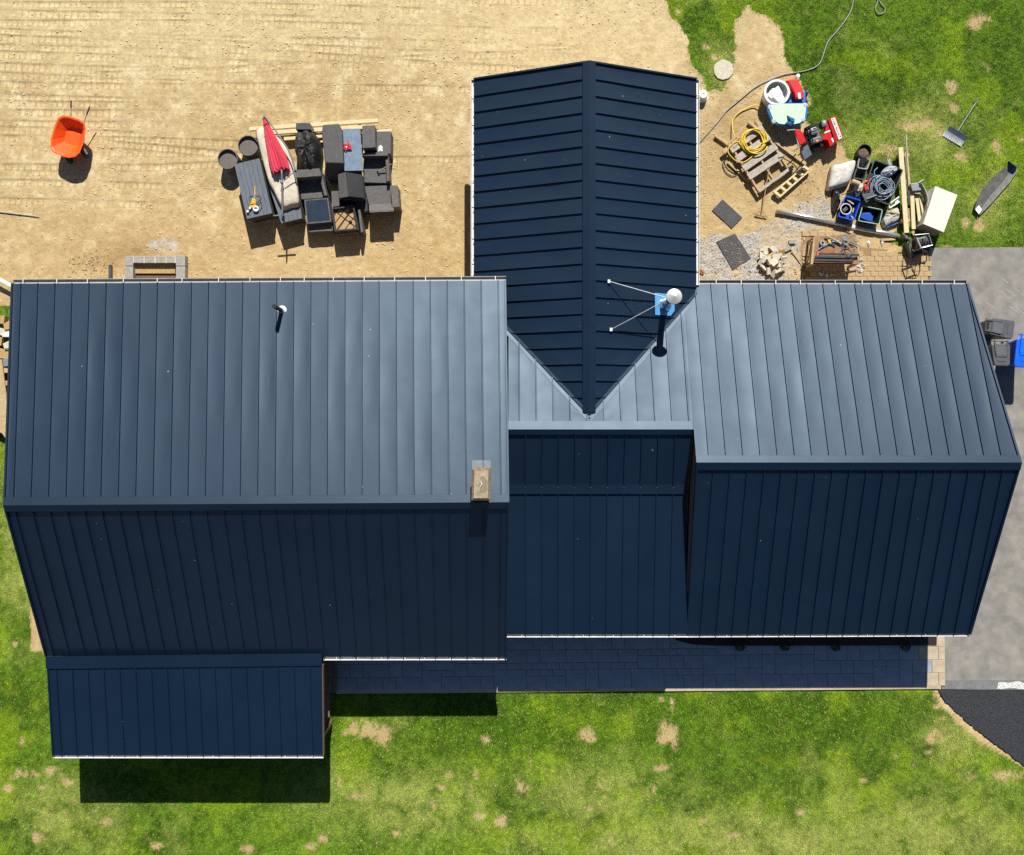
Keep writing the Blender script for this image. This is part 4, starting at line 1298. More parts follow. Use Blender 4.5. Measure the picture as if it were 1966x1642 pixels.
wh = MB().lathe(wc - axd * 0.05, [(0.10, 0), (0.17, 0.005), (0.19, 0.03), (0.19, 0.07), (0.17, 0.095), (0.10, 0.10)], 24, axis=axd).build("wheel", M_TYRE, t, smooth=True)
MB().lathe(wc + axd * 0.05, [(0.10, 0), (0.095, .008), (0.03, .012), (0.03, .03)], 20, axis=axd).build("rim", M_WHT, wh)
MB().tube([wc - axd * 0.5, wc + axd * 0.1], 0.012, 6).build("axle", M_SILV, t)
wc2 = wc - axd * 0.52
MB().lathe(wc2 - axd * 0.05, [(0.10, 0), (0.17, 0.005), (0.19, 0.03), (0.19, 0.07), (0.17, 0.095), (0.10, 0.10)], 24, axis=axd).build("wheel", M_TYRE, t, smooth=True)

# ------------------------------------------------------------------ things along the left edge and by the left eave
tag(MB().tube([P(-30, 402, 0.03), P(8, 408, 0.02), P(45, 412.5, 0.02), P(75, 416.5, 0.018)], [0.03, 0.028, 0.02, 0.012], 7).build("stake", M_GREYW), "weathered pole lying on the soil at the left edge", "pole")
tag(MB().bar(P(-14, 529, 0.3), P(28, 552, 0.3), 0.10, 0.07).build("downspout", M_WHT, bevel=0.01), "white downspout lying at the corner of the left wing", "downspout")
tag(MB().tube([P(212, 509, 0.06), P(212, 560, 0.10)], 0.055, 12).build("drain_pipe", M_DSTEEL), "short dark drain pipe poking out beside the window well", "pipe")
ww = thing("window_well", "U-shaped window well of grey concrete blocks at the left eave", "window well", flat(P(297, 515)))
def cblock(x0, y0, x1, y1):
    q = PV([(x0 + .6, y0 + .6), (x1 - .6, y0 + .6), (x1 - .6, y1 - .6), (x0 + .6, y1 - .6)], 0.26)
    MB().prism(q, -.05).build("concrete_block", M_CONC, ww, bevel=0.008)
for a in ((239, 491, 256, 511), (239, 511, 256, 540), (239, 540, 256, 575), (337, 490, 356, 511), (337, 511, 356, 540), (337, 540, 356, 575),
          (257, 491.5, 276, 505.5), (277, 491.5, 297, 505.5), (298, 491.5, 318, 505.5), (319, 491.5, 336, 505.5)):
    cblock(*a)
for x0 in (256.3, 276.5, 297.5, 318.5, 336.4):
    MB().prism(PV([(x0 - 1.3, 492), (x0 + 1.3, 492), (x0 + 1.3, 505), (x0 - 1.3, 505)], 0.255), -.05).build("mortar_joint", M_MORT, ww)
MB().prism(PV([(258, 507), (336, 507), (336, 525), (258, 525)], 0.10), -.05).build("sill_step", M_STNB, ww)
MB().prism(PV([(258, 525.5), (336, 525.5), (336, 575), (258, 575)], 0.04), -.05).build("well_floor", M_SOILB, ww)

rl = random.Random(12)
leftp = [((-22, 607), (9, 606), (7, 622), (-20, 620), .22, M_STNB, "flat tan stone slab topmost at the left gable"), ((6, 622), (26, 611), (26, 630), (8, 634), .30, M_STNB, "tilted brown slab against the left gable"),
         ((-20, 624), (22, 636), (22, 648), (-20, 640), .25, M_STN, "long pale slab in the heap by the left gable"), ((4, 640), (24, 640), (24, 647), (4, 647), .34, M_WHT, "white offcut on the heap by the left gable"),
         ((-20, 643), (4, 648), (2, 664), (-20, 662), .25, M_STNB, "square tan slab at the photo's left edge"), ((5, 660), (22, 652), (24, 668), (8, 670), .36, M_STN, "grey brown slab touching the left gable roof edge"),
         ((-20, 664), (20, 674), (18, 690), (-20, 686), .28, M_STNB, "wide tan slab lowest in the stone heap")]
for q0, q1, q2, q3, z_, m_, lb in leftp:
    tag(MB().prism(PV([q0, q1, q2, q3], z_), z_ - .12 if z_ > .24 else 0).build("stone_slab", m_, bevel=0.01), lb, "stone slab", "slabs heaped by the left gable")
tag(MB().prism(PV([(-30, 690), (3, 690), (12, 760), (14, 800), (11, 842), (4, 832), (-30, 820)], 0.34), 0.30).build("plywood_sheet", M_LUMO), "bare plywood sheet lying beside the left gable end", "plywood")
tag(MB().prism(PV([(5, 690), (19, 686), (20, 702), (7, 704)], 0.30), 0.26).build("sheet_offcut", M_SILV), "shiny sheet offcut above the plywood", "offcut")
wood = thing("lumber_bundle", "dark stack of timbers under the plywood sheet", "lumber", flat(P(6, 760)))
for k in range(5):
    MB().bar(P(-20, 712 + k * 24, 0.15), P(22, 712 + k * 24, 0.15), 0.14, 0.26).build("timber", M_LUMO, wood)

# ------------------------------------------------------------------ the furniture heap
def zz(a, o=(430, 215), s_=7.3):
    return [(o[0] + u / s_, o[1] + v / s_) for u, v in a]
def z4(a):
    return zz(a, (600, 215), 6.437)
def z2(a):
    return zz(a, (400, 200), 4.915)

for i_, (a, b, w_, z_, lb) in enumerate([((478, 247.5), (726, 231), .115, .30, "longest pale beam behind the furniture, furthest from the house"),
                                   ((520, 254.5), (703, 243.5), .115, .30, "middle pale beam behind the furniture"),
                                   ((545, 266), (752, 251), .115, .22, "pale beam reaching furthest right behind the furniture"),
                                   ((600, 272), (640, 269), .09, .15, "short pale beam end showing between the covered seats")]):
    board(a, b, w_, .09, z_, M_LUMB, lb, "beam", "beam", "pale beams behind the furniture")
for i_, (a, b) in enumerate([((497, 246), (500, 262)), ((690, 236), (694, 262))]):
    board(a, b, .10, .19, .19, M_LUMB, ("left" if i_ == 0 else "right") + " sleeper block carrying the pale beams", "timber block", "timber_block", "blocks under the beams")

# round wicker tables
def round_table(px_, py_, r_, z_, label):
    c = P(px_, py_, z_)
    t = thing("round_table", label, "table", (c.x, c.y, 0), "round wicker tables")
    m0 = MB().lathe((c.x, c.y, 0), [(r_ * .92, 0), (r_ * .98, z_ * .5), (r_, z_), (r_ * .93, z_), (r_ * .92, z_ - .11), (0.01, z_ - .11)], 32)
    m0.build("drum", M_WICKB, t)
    MB().lathe((c.x, c.y, z_ - .105), [(r_ * .90, 0), (r_ * .90, .012), (0.01, .012)], 32).build("tray_top", mat("slate_tray", alb(128, 122, 114), .8), t)
round_table(437, 305, .31, .50, "round wicker table with deep rim, leftmost of the furniture heap")
round_table(476, 279.5, .315, .50, "round wicker table tucked against the beige canvas")

# plank-topped bench at the left
q = PV(zz([(145, 735), (495, 650), (675, 1420), (320, 1500)]), .74)
t = thing("storage_bench", "grey plank-topped bench carrying the yellow saw", "bench", flat(cen(q)))
inn = [cen(q) + (p - cen(q)) * 0.95 for p in q]
MB().prism([p - Vector((0, 0, .04)) for p in inn], 0).build("body", M_GBOX, t)
for k in range(6):
    a0, a1 = k / 6 + .004, (k + 1) / 6 - .004
    pa_, pb_ = lerp(q[0], q[1], a0), lerp(q[0], q[1], a1)
    pc_, pd_ = lerp(q[3], q[2], a1), lerp(q[3], q[2], a0)
    MB().prism([pa_, pb_, pc_, pd_], .70).build("plank", M_GPLANK, t, bevel=0.003)
sw = thing("reciprocating_saw", "yellow power saw lying on the grey plank bench", "saw", flat(P(485, 390, .74), .74))
MB().prism(PV(zz([(355, 1335), (375, 1275), (395, 1210), (440, 1215), (445, 1260), (435, 1330), (400, 1345)]), .82), .745).build("body", M_YEL, sw, bevel=0.012)
MB().prism(PV(zz([(372, 1308), (425, 1295), (428, 1282), (376, 1292)]), .826), .815).build("trigger_gap", M_BLK, sw)
MB().prism(PV(zz([(410, 1212), (438, 1212), (442, 1140), (420, 1140)]), .81), .75).build("nose", M_SILV, sw, bevel=0.01)
MB().prism(PV(zz([(424, 1140), (440, 1140), (437, 1040), (428, 1030)]), .785), .778).build("blade", M_YEL, sw)
wire("power_cord", zz([(360, 1250), (365, 1185), (400, 1180), (490, 1180), (520, 1220), (480, 1260), (470, 1320), (520, 1260), (530, 1330), (500, 1390)]), .752, .006, M_BLK, sw)
tp = P(491.6, 401, .78)
tag(MB().lathe((tp.x, tp.y, .742), [(.085, 0), (.09, .02), (.09, .075), (.055, .078), (.05, .02)], 24).build("tape_roll", M_WHT), "white roll of tape at the end of the plank bench", "tape roll")
for a, lb in (((476, 406.5), "small white jar nearest the bench corner"), ((480.5, 400), "small white jar behind the other, beside the saw")):
    p = P(a[0], a[1], .78)
    jr = thing("jar", lb, "jar", (p.x, p.y, .742), "small jars on the plank bench")
    MB().lathe((p.x, p.y, .742), [(.035, 0), (.038, .05), (.03, .06)], 16).build("glass", M_GALV, jr)
    MB().lathe((p.x, p.y, .802), [(.035, 0), (.035, .018), (.01, .02)], 16).build("lid", M_WHT, jr)

# second bench under the canvas
q = PV(zz([(620, 1010), (1010, 860), (1095, 1490), (800, 1560)]), .66)
t = thing("plank_table", "grey plank table under the beige canvas", "table", flat(cen(q)))
MB().prism([cen(q) + (p - cen(q)) * .94 - Vector((0, 0, .04)) for p in q], 0).build("body", M_GBOX, t)
for k in range(5):
    a0, a1 = k / 5 + .004, (k + 1) / 5 - .004
    MB().prism([lerp(q[0], q[1], a0), lerp(q[0], q[1], a1), lerp(q[3], q[2], a1), lerp(q[3], q[2], a0)], .62).build("plank", M_GPLANK, t, bevel=0.003)

# beige canvas, long and rumpled
out = PV(zz([(432, 245), (540, 190), (700, 300), (860, 450), (960, 680), (1000, 830), (1040, 1080), (1055, 1300), (945, 1335), (840, 1370), (770, 1290), (690, 1120), (620, 990), (560, 790), (520, 640), (465, 420)]), .82)
m0 = mound(MB(), out, .72, .85, 5, rings=9, power=16, crease=.10, sub=4)
tag(m0.build("canvas_sheet", M_CANVAS, smooth=True), "long beige canvas spread under the red umbrella", "canvas")

# folded red umbrella with its grey arm and pole
um = thing("cantilever_umbrella", "folded red cantilever umbrella lying over the beige canvas", "umbrella", flat(P(530, 320, .9), .86))
ax0, ax1 = P(*zz([(560, 85)])[0], 1.05), P(*zz([(800, 815)])[0], .98)
axv = ax1 - ax0
sd = Vector((-axv.y, axv.x, 0)).normalized()
m0 = MB()
v = []
NS, NR = 16, 36
ru = random.Random(4)
phs = [ru.uniform(0, 6.28) for _ in range(NR)]
for i in range(NS + 1):
    f = i / NS
    wdt = 0.03 + 0.25 * (f ** 0.75) * (1 - 0.14 * max(0, f - .75) / .25)
    hgt = 0.03 + 0.10 * (f ** 0.6)
    for k in range(NR):
        a = 2 * math.pi * k / NR
        pl = 1 + (0.16 * f + .03) * (1 if k % 2 else -1) + 0.05 * math.sin(a * 5 + f * 4)
        jag = 0.05 * math.sin(k * 2.1 + 1) if i == NS else 0
        q = ax0 + axv * (f + jag) + sd * (math.cos(a) * wdt * pl) + Vector((0, 0, math.sin(a) * hgt * pl))
        v.append(q)
fs = [(i * NR + k, i * NR + (k + 1) % NR, (i + 1) * NR + (k + 1) % NR, (i + 1) * NR + k) for i in range(NS) for k in range(NR)]
fs += [tuple(reversed(range(NR))), tuple(range(NS * NR, (NS + 1) * NR))]
m0.add(v, fs).build("canopy", M_RED, um)
MB().tube([lerp(ax0, ax1, .14) + sd * -.1 + Vector((0, 0, .06)), lerp(ax0, ax1, .135) + Vector((0, 0, .085)), lerp(ax0, ax1, .13) + sd * .1 + Vector((0, 0, .06))], .008, 6).build("tie_strap", M_BLK, um)
wire("pole", zz([(808, 780), (815, 1150), (820, 1500)]), 1.02, .026, M_GMET, um, 3, 8)
wire("curved_arm", zz([(562, 50), (700, 232), (830, 420), (905, 540), (965, 690), (1000, 830)]), 1.10, .022, M_GMET, um, 5, 8)
wire("strut", zz([(1000, 825), (840, 965)]), [1.08, 1.03], .014, M_GMET, um, 3, 6)
wire("strut", zz([(565, 60), (552, 120)]), [1.10, 1.05], .03, M_GMET, um, 3, 6)
p = P(*zz([(1000, 830)])[0], 1.08)
MB().lathe(p - Vector((0, 0, .035)), [(.01, 0), (.035, .015), (.04, .035), (.035, .055), (.01, .07)], 14).build("joint_knob", M_NAVY, um)
p = P(*zz([(808, 985)])[0], 1.03)
MB().lathe(p - Vector((0, 0, .04)), [(.045, 0), (.05, .02), (.05, .07), (.03, .08)], 14).build("crank_housing", M_GMET, um)
for a, b in (((690, 1455), (955, 1442)), ((820, 1420), (822, 1560))):
    pts_ = zz([a, b])
    MB().bar(P(*pts_[0], .97), P(*pts_[1], .97), .035, .03).build("cross_foot", M_GMET, um)

# black bagged bundle
q = PV(zz([(1010, 150), (1205, 150), (1215, 250), (1005, 250)]), .86)
t = thing("chair_back", "blue grey chair back sticking out above the black cover", "chair", flat(cen(q)))
MB().prism(q, .05).build("backrest", M_DSTEEL, t, bevel=0.02)
out = PV(zz([(1015, 200), (1100, 172), (1190, 195), (1285, 300), (1318, 480), (1305, 680), (1292, 850), (1190, 872), (1080, 868), (1010, 680), (950, 520), (945, 330)]), .8)
m0 = mound(MB(), out, .04, .92, 9, rings=10, power=5, crease=.13, sub=5)
tag(m0.build("black_cover", M_BLKC, smooth=False), "crumpled black cover over a seat beside the red umbrella", "cover")

# charcoal covered bench with sloping front
T1 = PV(z4([(125, 155), (325, 142), (365, 260), (383, 640), (150, 632), (112, 260)]), .95)
bq = [P(*z4([(150, 632)])[0], .95), P(*z4([(383, 640)])[0], .95), P(*z4([(390, 760)])[0], .62), P(*z4([(310, 822)])[0], .52), P(*z4([(165, 822)])[0], .52)]
m0 = MB()
m0.prism(T1, 0.03)
m0.add(bq + [Vector((p.x, p.y, .03)) for p in bq], [(4, 3, 2, 1, 0), (4, 9, 8, 3), (3, 8, 7, 2), (2, 7, 6, 1), (0, 5, 9, 4)])
tag(m0.build("covered_bench", M_DGC, bevel=0.035), "bench under a fitted charcoal cover with sloping front", "covered bench")

# blue-grey table
q = PV(z4([(375, 210), (590, 205), (625, 725), (395, 730)]), .76)
t = thing("glass_table", "pale blue grey table with red straps on top", "table", flat(cen(q)))
MB().prism(q, .735).build("table_top", M_BGLASS, t, bevel=0.006)
MB().prism([cen(q) + (p - cen(q)) * .93 for p in q], .66, .735).build("apron", M_GMET, t)
for p in q:
    e = cen(q) + (p - cen(q)) * .9
    MB().box((e.x, e.y, .34), (.05, .05, .66)).build("leg", M_GMET, t)
rs = random.Random(8)
c = P(*z4([(428, 445)])[0], .77)
pts = [Vector((c.x + rs.gauss(0, .075), c.y + rs.gauss(0, .10), .785 + rs.uniform(0, .05))) for _ in range(22)]
m0 = MB()
for k in range(len(pts) - 1):
    m0.bar(pts[k], pts[k + 1], .035, .006)
tag(m0.build("strap_tangle", M_REDP), "tangle of red straps on the blue grey table", "straps")

# generic wicker pieces
def wicker_block(qpx, zt, label, m_=M_WICK, zb=0.0, cat="ottoman", name="wicker_ottoman"):
    q = PV(qpx, zt)
    t = thing(name, label, cat, flat(cen(q)), "wicker furniture in the heap")
    MB().prism(q, zb + .04).build("body", m_, t, bevel=0.02)
    if zb == 0:
        for p in q:
            e = cen(q) + (p - cen(q)) * .88
            MB().box((e.x, e.y, .025), (.04, .04, .05)).build("foot", M_BLK, t)
    MB().prism([cen(q) + (p - cen(q)) * .97 for p in q], zt - .004, zt + .006).build("top_weave", m_, t)
    return t
wicker_block(z4([(612, 168), (768, 165), (780, 440), (618, 452)]), .88, "tall wicker arm block at the top right of the furniture heap")
t = wicker_block(z4([(792, 240), (970, 236), (966, 520), (796, 520)]), .60, "low wicker block at the right corner of the furniture heap")
pc = P(*z4([(838, 462)])[0], .62)
tag(mound(MB(), [pc + Vector((math.cos(a) * (.07 + .02 * (k % 2)), math.sin(a) * (.08 + .025 * (k % 3)), 0)) for k, a in enumerate([i * .785 for i in range(8)])], .609, .64, 3, rings=4, crease=.4).build("paper_scrap", M_WHT), "crumpled white wrapper on the low wicker block", "wrapper")

def armchair(qpx, back, zs, zback, zarm, label, arms=(1, 1), m_=M_WICK, thick=.13, seat_m=None, recl=0.0):
    """qpx: NW, NE, SE, SW corners of the chair at seat height; back 'N' or 'S' side"""
    q = PV(qpx, zs)
    t = thing("wicker_armchair", label, "armchair", flat(cen(q)), "wicker furniture in the heap")
    nw_, ne_, se_, sw_ = q
    MB().prism(q, .10).build("seat", seat_m or m_, t, bevel=0.012)
    for p in q:
        e = cen(q) + (p - cen(q)) * .86
        MB().box((e.x, e.y, .05), (.05, .05, .10)).build("leg", M_BLK, t)
    dn = (nw_ - sw_).normalized()
    de = (ne_ - nw_).normalized()
    if back == 'N':
        b0, b1, d = nw_, ne_, -dn
    else:
        b0, b1, d = sw_, se_, dn
    m0 = MB()
    base = [b0, b1, b1 + d * thick, b0 + d * thick]
    off = -d * recl
    lo_ = [Vector((p.x, p.y, zs - .02)) for p in base]
    hi_ = [Vector((p.x, p.y, zback)) + off for p in base]
    if back == 'S':
        m0.add(lo_ + hi_, [(4, 5, 6, 7), (0, 1, 5, 4), (1, 2, 6, 5), (2, 3, 7, 6), (3, 0, 4, 7)])
    else:
        m0.add(lo_ + hi_, [(7, 6, 5, 4), (4, 5, 1, 0), (5, 6, 2, 1), (6, 7, 3, 2), (7, 4, 0, 3)])
    m0.build("backrest", m_, t, bevel=0.012)
    for s_, on in zip((-1, 1), arms):
        if not on:
            continue
        p0, p1 = (nw_, sw_) if s_ < 0 else (ne_, se_)
        i0 = de * (-s_) * .09
        MB().prism([p0, p1, p1 + i0, p0 + i0], zs - .02, zarm).build("arm", m_, t, bevel=0.012)
    return t
armchair(z4([(632, 545), (945, 538), (965, 880), (640, 872)]), 'N', .42, .72, .62, "wicker armchair with a hammer on its seat", arms=(0, 1), thick=.10)
h0, h1 = P(*z4([(812, 735)])[0], .48), P(*z4([(972, 645)])[0], .62)
hm = thing("hammer", "wooden-handled hammer resting on a wicker armchair", "hammer", flat(h0, .43))
MB().tube([h0, h1], .016, 8).build("handle", M_HANDLE, hm)
hd = (h1 - h0).normalized().cross(Vector((0, 0, 1))).normalized()
MB().bar(h0 - hd * .09, h0 + hd * .07, .035, .035).build("head", M_DSTEEL, hm, bevel=0.006)
armchair(z4([(640, 920), (985, 905), (1000, 1150), (700, 1165)]), 'S', .40, .74, .62, "wicker armchair facing away at the lower right of the heap", arms=(0, 0), thick=.06, recl=.30)
wicker_block(z4([(962, 912), (1052, 906), (1076, 1176), (988, 1182)]), .62, "narrow wicker arm block at the far lower right of the heap", M_WICKB)
armchair(z2([(830, 660), (1075, 640), (1135, 880), (880, 900)]), 'N', .40, .78, .62, "wicker armchair whose wide back touches the black cover", arms=(0, 1), thick=.24, m_=M_WICK)
# coffee table with dark glass
q = PV(z2([(905, 905), (1130, 885), (1160, 1110), (930, 1130)]), .58)
t = thing("coffee_table", "square wicker table with a dark blue glass top", "table", flat(cen(q)), "wicker furniture in the heap")
tub(MB(), q, .05, .58, t=.04, floor=.49, taper=.98).build("frame", M_WICK, t)
MB().prism([cen(q) + (p - cen(q)) * .90 for p in q], .555, .572).build("glass_top", M_DBLUE, t)
wicker_block(z2([(940, 1135), (1165, 1122), (1176, 1196), (950, 1207)]), .40, "low wicker footstool in front of the dark glass table")
# upturned seat with tan board and crossing straps
q = PV(z2([(1160, 980), (1372, 955), (1420, 1182), (1190, 1200)]), .66)
t = thing("upturned_seat", "upturned wicker seat showing a tan board crossed by dark straps", "seat", flat(cen(q)), "wicker furniture in the heap")
tub(MB(), q, .04, .66, t=.045, floor=.48, taper=.99).build("frame", M_WICKD, t)
iq = [cen(q) + (p - cen(q)) * .88 for p in q]
iz = [Vector((p.x, p.y, .55)) for p in iq]
MB().prism(iz, .52).build("tan_board", M_TAN, t)
for k in (0.25, 0.62, 0.98):
    for a, b in ((lerp(iz[0], iz[1], k), lerp(iz[0], iz[3], k)), (lerp(iz[1], iz[0], k), lerp(iz[1], iz[2], k)), (lerp(iz[2], iz[3], k), lerp(iz[2], iz[1], k))):
        if (a - b).length > .1:
            MB().bar(a + Vector((0, 0, .012 + .004 * k)), b + Vector((0, 0, .012 + .004 * k)), .016, .008).build("strap", mat("dark_strap", (.05, .02, .02), .8) if "dark_strap" not in bpy.data.materials else bpy.data.materials["dark_strap"], t)
p = P(*z2([(1343, 1108)])[0], .58)
MB().lathe((p.x, p.y, .552), [(.03, 0), (.045, .01), (.045, .04), (.02, .05)], 12).build("castor", M_BLK, t)
MB().prism(PV(z2([(1190, 1212), (1412, 1190), (1416, 1208), (1196, 1230)]), .40), .05).build("front_rail", M_WICK, t)
MB().prism(PV(z2([(1412, 1000), (1432, 995), (1462, 1200), (1440, 1212)]), .60), .05).build("side_panel", M_WICK, t)
# tipped dark chair
a_ = [P(*z2([(1222, 662)])[0], .80), P(*z2([(1292, 642)])[0], .98), P(*z2([(1318, 872)])[0], .98), P(*z2([(1232, 890)])[0], .80)]
b_ = [a_[1], P(*z2([(1452, 668)])[0], .78), P(*z2([(1472, 888)])[0], .78), a_[2]]
t = thing("tipped_chair", "black wicker chair tipped on its side in the middle of the heap", "chair", flat(cen(a_ + b_)), "wicker furniture in the heap")
MB().hexa(a_[3], a_[2], a_[1], a_[0], (0.02, 0, -.06)).build("side_panel", M_WICK, t, bevel=0.01)
MB().hexa(b_[3], b_[2], b_[1], b_[0], (-.01, 0, -.06)).build("underside", M_BLK, t, bevel=0.01)
MB().prism([Vector((p.x, p.y, .70)) for p in (a_[0], b_[1], b_[2], a_[3])], .05).build("seat_box", M_WICKD, t)
wicker_block(z2([(1160, 820), (1226, 818), (1238, 962), (1168, 972)]), .52, "slim wicker arm left of the tipped black chair", M_WICK)
wicker_block(z2([(1378, 912), (1498, 872), (1505, 1010), (1420, 1030)]), .45, "dark rounded wicker corner below the tipped black chair", M_WICKD)
# ------------------------------------------------------------------ work yard at the right
def y3(a):
    return zz(a, (1320, 120), 5.472)
def y4(a):
    return zz(a, (1560, 240), 6.317)
def y5(a):
    return zz(a, (1450, 130), 8.642)
def y6(a):
    return zz(a, (1440, 420), 5.461)
def y7(a):
    return zz(a, (1460, 400), 8.936)
def y8(a):
    return zz(a, (1640, 420), 8.936)
def y9(a):
    return zz(a, (1580, 290), 10.95)

# stepping stone, pot, cables
m0 = MB()
c = P(1389, 134, 0.03)
rs = random.Random(2)
N = 28
ring = [Vector((c.x + .31 * (1 + rs.uniform(-.05, .05)) * math.cos(2 * math.pi * k / N), c.y + .31 * (1 + rs.uniform(-.05, .05)) * math.sin(2 * math.pi * k / N), .045)) for k in range(N)]
tag(m0.prism(ring, -.03).build("stepping_stone", M_STN, bevel=0.012), "pale round stepping stone in the grass beyond the north wing", "stepping stone")
c = P(1350.5, 181, .26)
t = thing("plant_pot", "white upturned pot beside the north wing gutter", "pot", (c.x, c.y, 0))
MB().lathe((c.x, c.y, 0), [(.175, 0), (.18, .03), (.17, .04), (.135, .25), (.115, .265), (.04, .262), (.035, .24)], 26).build("shell", M_WHT, t, smooth=False)
MB().lathe((c.x, c.y, 0.0), [(.185, 0), (.19, .02), (.185, .045)], 26).build("lip", M_WHT, t)
hp = [(1640, -12), (1635, 17), (1624, 38), (1608, 59), (1590, 80), (1582, 101), (1575, 120), (1562, 131), (1538, 138), (1507, 143), (1479, 153), (1451, 167), (1420, 192), (1395, 213), (1378, 234), (1355, 260), (1330, 288)]
tag(wire("extension_cable", hp, .03, .018, M_CABLE, None, 5, 8), "long grey cable running from the lawn to the north wing", "cable")
tag(wire("cable_loop", [(1682, -14), (1685, 3), (1680.5, 16), (1686, 27), (1697, 24.5), (1699, 16), (1690, 5), (1684, -14)], .03, .016, M_CABLE, None, 5, 8), "grey cable loop on the lawn at the top edge", "cable")

# white tub with offcuts
c = P(1491.5, 177.5, .46)
t = thing("white_tub", "round white tub filled with white offcuts", "tub", (c.x, c.y, 0))
MB().lathe((c.x, c.y, 0), [(.34, 0), (.385, .42), (.40, .44), (.40, .47), (.335, .47), (.33, .44), (.31, .27), (.01, .27)], 36).build("shell", M_WHT, t, smooth=False)
M_OLIVE = mat("olive_fabric", (.20, .24, .05), .8)
rs = random.Random(6)
tag(mound(MB(), [Vector((c.x + .24 * math.cos(a), c.y + .1 + .15 * math.sin(a), 0)) for a in [i * .628 for i in range(10)]], .272, .34, 3, rings=5, crease=.2).build("olive_cloth", M_OLIVE, smooth=True), "olive green cloth inside the white tub", "cloth")
ORD = ("leftmost", "second from left", "third from left", "fourth from left", "fifth from left", "sixth from left", "seventh from left", "eighth from left", "ninth from left", "tenth from left")
spots = sorted([(d * math.cos(a), d * math.sin(a)) for a, d in [(rs.uniform(0, 6.28), rs.uniform(.03, .16)) for _ in range(8)]])
for k, (ox, oy) in enumerate(spots):
    tag(MB().box((c.x + ox, c.y - .05 + oy * .8, .36 + .012 * ((k * 5) % 8)), (rs.uniform(.18, .32), rs.uniform(.12, .24), .02), R=Matrix.Rotation(rs.uniform(0, 3), 3, 'Z') @ Matrix.Rotation(rs.uniform(-.25, .25), 3, 'X')).build("foam_offcut", M_WHT),
        "white offcut in the round white tub, %s" % ORD[k], "offcut", "offcuts in the white tub")

# red and blue ride-on toy
t = thing("ride_on_toy", "red and blue ride-on toy between the tub and the play table", "toy car", flat(P(1533, 176)))
hood = y5([(500, 215), (560, 180), (640, 175), (730, 185), (735, 240), (780, 330), (815, 420), (818, 515), (670, 522), (640, 420), (585, 320), (545, 250)])
m0 = MB().prism(PV(hood, .42), .24)
m0.build("hood", M_REDP, t, bevel=0.05)
MB().prism(PV(y5([(610, 390), (850, 385), (845, 590), (545, 595), (600, 480)]), .24), .08).build("chassis", M_TBLUE, t, bevel=0.04)
for a in ((620, 420), (842, 430), (600, 570), (838, 570)):
    p = P(*y5([a])[0], .13)
    MB().lathe(p - Vector((.035, 0, 0)), [(.08, 0), (.12, .01), (.12, .06), (.08, .07)], 18, axis=(1, 0, 0)).build("wheel", M_NAVY, t)
MB().prism(PV(y5([(705, 420), (750, 415), (765, 512), (720, 518)]), .424), .40).build("white_stripe", M_WHT, t)
p = P(*y5([(693, 155)])[0], .25)
MB().lathe((p.x, p.y, .12), [(.03, 0), (.03, .2), (.06, .2), (.06, .24)], 12).build("steering_knob", M_WHT, t)

# mint play table
top = y5([(255, 620), (500, 600), (800, 598), (848, 650), (822, 850), (740, 920), (560, 955), (390, 930), (300, 860), (235, 700)])
q = PV(top, .52)
t = thing("play_table", "mint green play table with blue rim beside the white tub", "play table", flat(cen(q)))
rimq = [cen(q) + (p - cen(q)) * 1.13 + Vector((0, 0, -.03)) for p in q]
MB().prism(rimq, .40).build("rim", M_TBLUE, t, bevel=0.03)
MB().prism(q, .44).build("table_top", M_MINT, t, bevel=0.012)
M_PGREY = mat("pale_grey_cap", (.42, .48, .58), .5)
for a in ((245, 660), (825, 625), (310, 890), (790, 860)):
    p = P(*y5([a])[0], .50)
    MB().lathe((p.x, p.y, .46), [(.075, 0), (.075, .055), (.05, .065)], 18).build("corner_cap", M_PGREY, t)
    e = cen(q) + (p - cen(q)) * .9
    MB().tube([(e.x, e.y, .42), (e.x, e.y, 0)], .04, 10).build("leg", M_STNB, t)
out = PV(y5([(525, 780), (600, 810), (665, 840), (655, 920), (640, 965), (570, 990), (490, 930), (540, 880)]), .56)
tag(mound(MB(), out, .51, .60, 7, rings=5, power=3, crease=.5, sub=2).build("blue_cloth", mat("blue_cloth_fabric", (.02, .12, .30), .8)), "crumpled blue cloth on the mint play table", "cloth")

# ------------------------------------------------------------------ snow blower
sb_ = thing("snow_blower", "red snow blower standing on the lawn edge", "snow blower", flat(P(1575, 262)))
def SB(name, poly, zt, zb, m, bev=0.01, parent=None):
    return MB().prism(PV(y5(poly), zt), zb).build(name, m, parent or sb_, bevel=bev)
hz = [(1190, 880), (1330, 800), (1455, 1165), (1240, 1312), (1205, 1200), (1120, 1198), (1160, 1030)]
hs = SB("auger_housing", hz, .46, .04, M_REDM, .012)
p0, p1 = P(*y5([(1200, 870)])[0], .48), P(*y5([(1330, 800)])[0], .44)
p2, p3 = P(*y5([(1460, 1168)])[0], .44), P(*y5([(1330, 1250)])[0], .48)
MB().hexa(*[p + Vector((0, 0, .03)) for p in (p3, p2, p1, p0)], (0, 0, -.05)).build("housing_top", mat("dark_red_paint", (.42, .006, .006), .35), hs)
stp = PV(y5([(1255, 848), (1322, 822), (1448, 1162), (1388, 1198)]), .505)
band = MB().prism(stp, .49).build("label_band", mat("cream_label", (.72, .66, .58), .5), hs)
rs = random.Random(31)
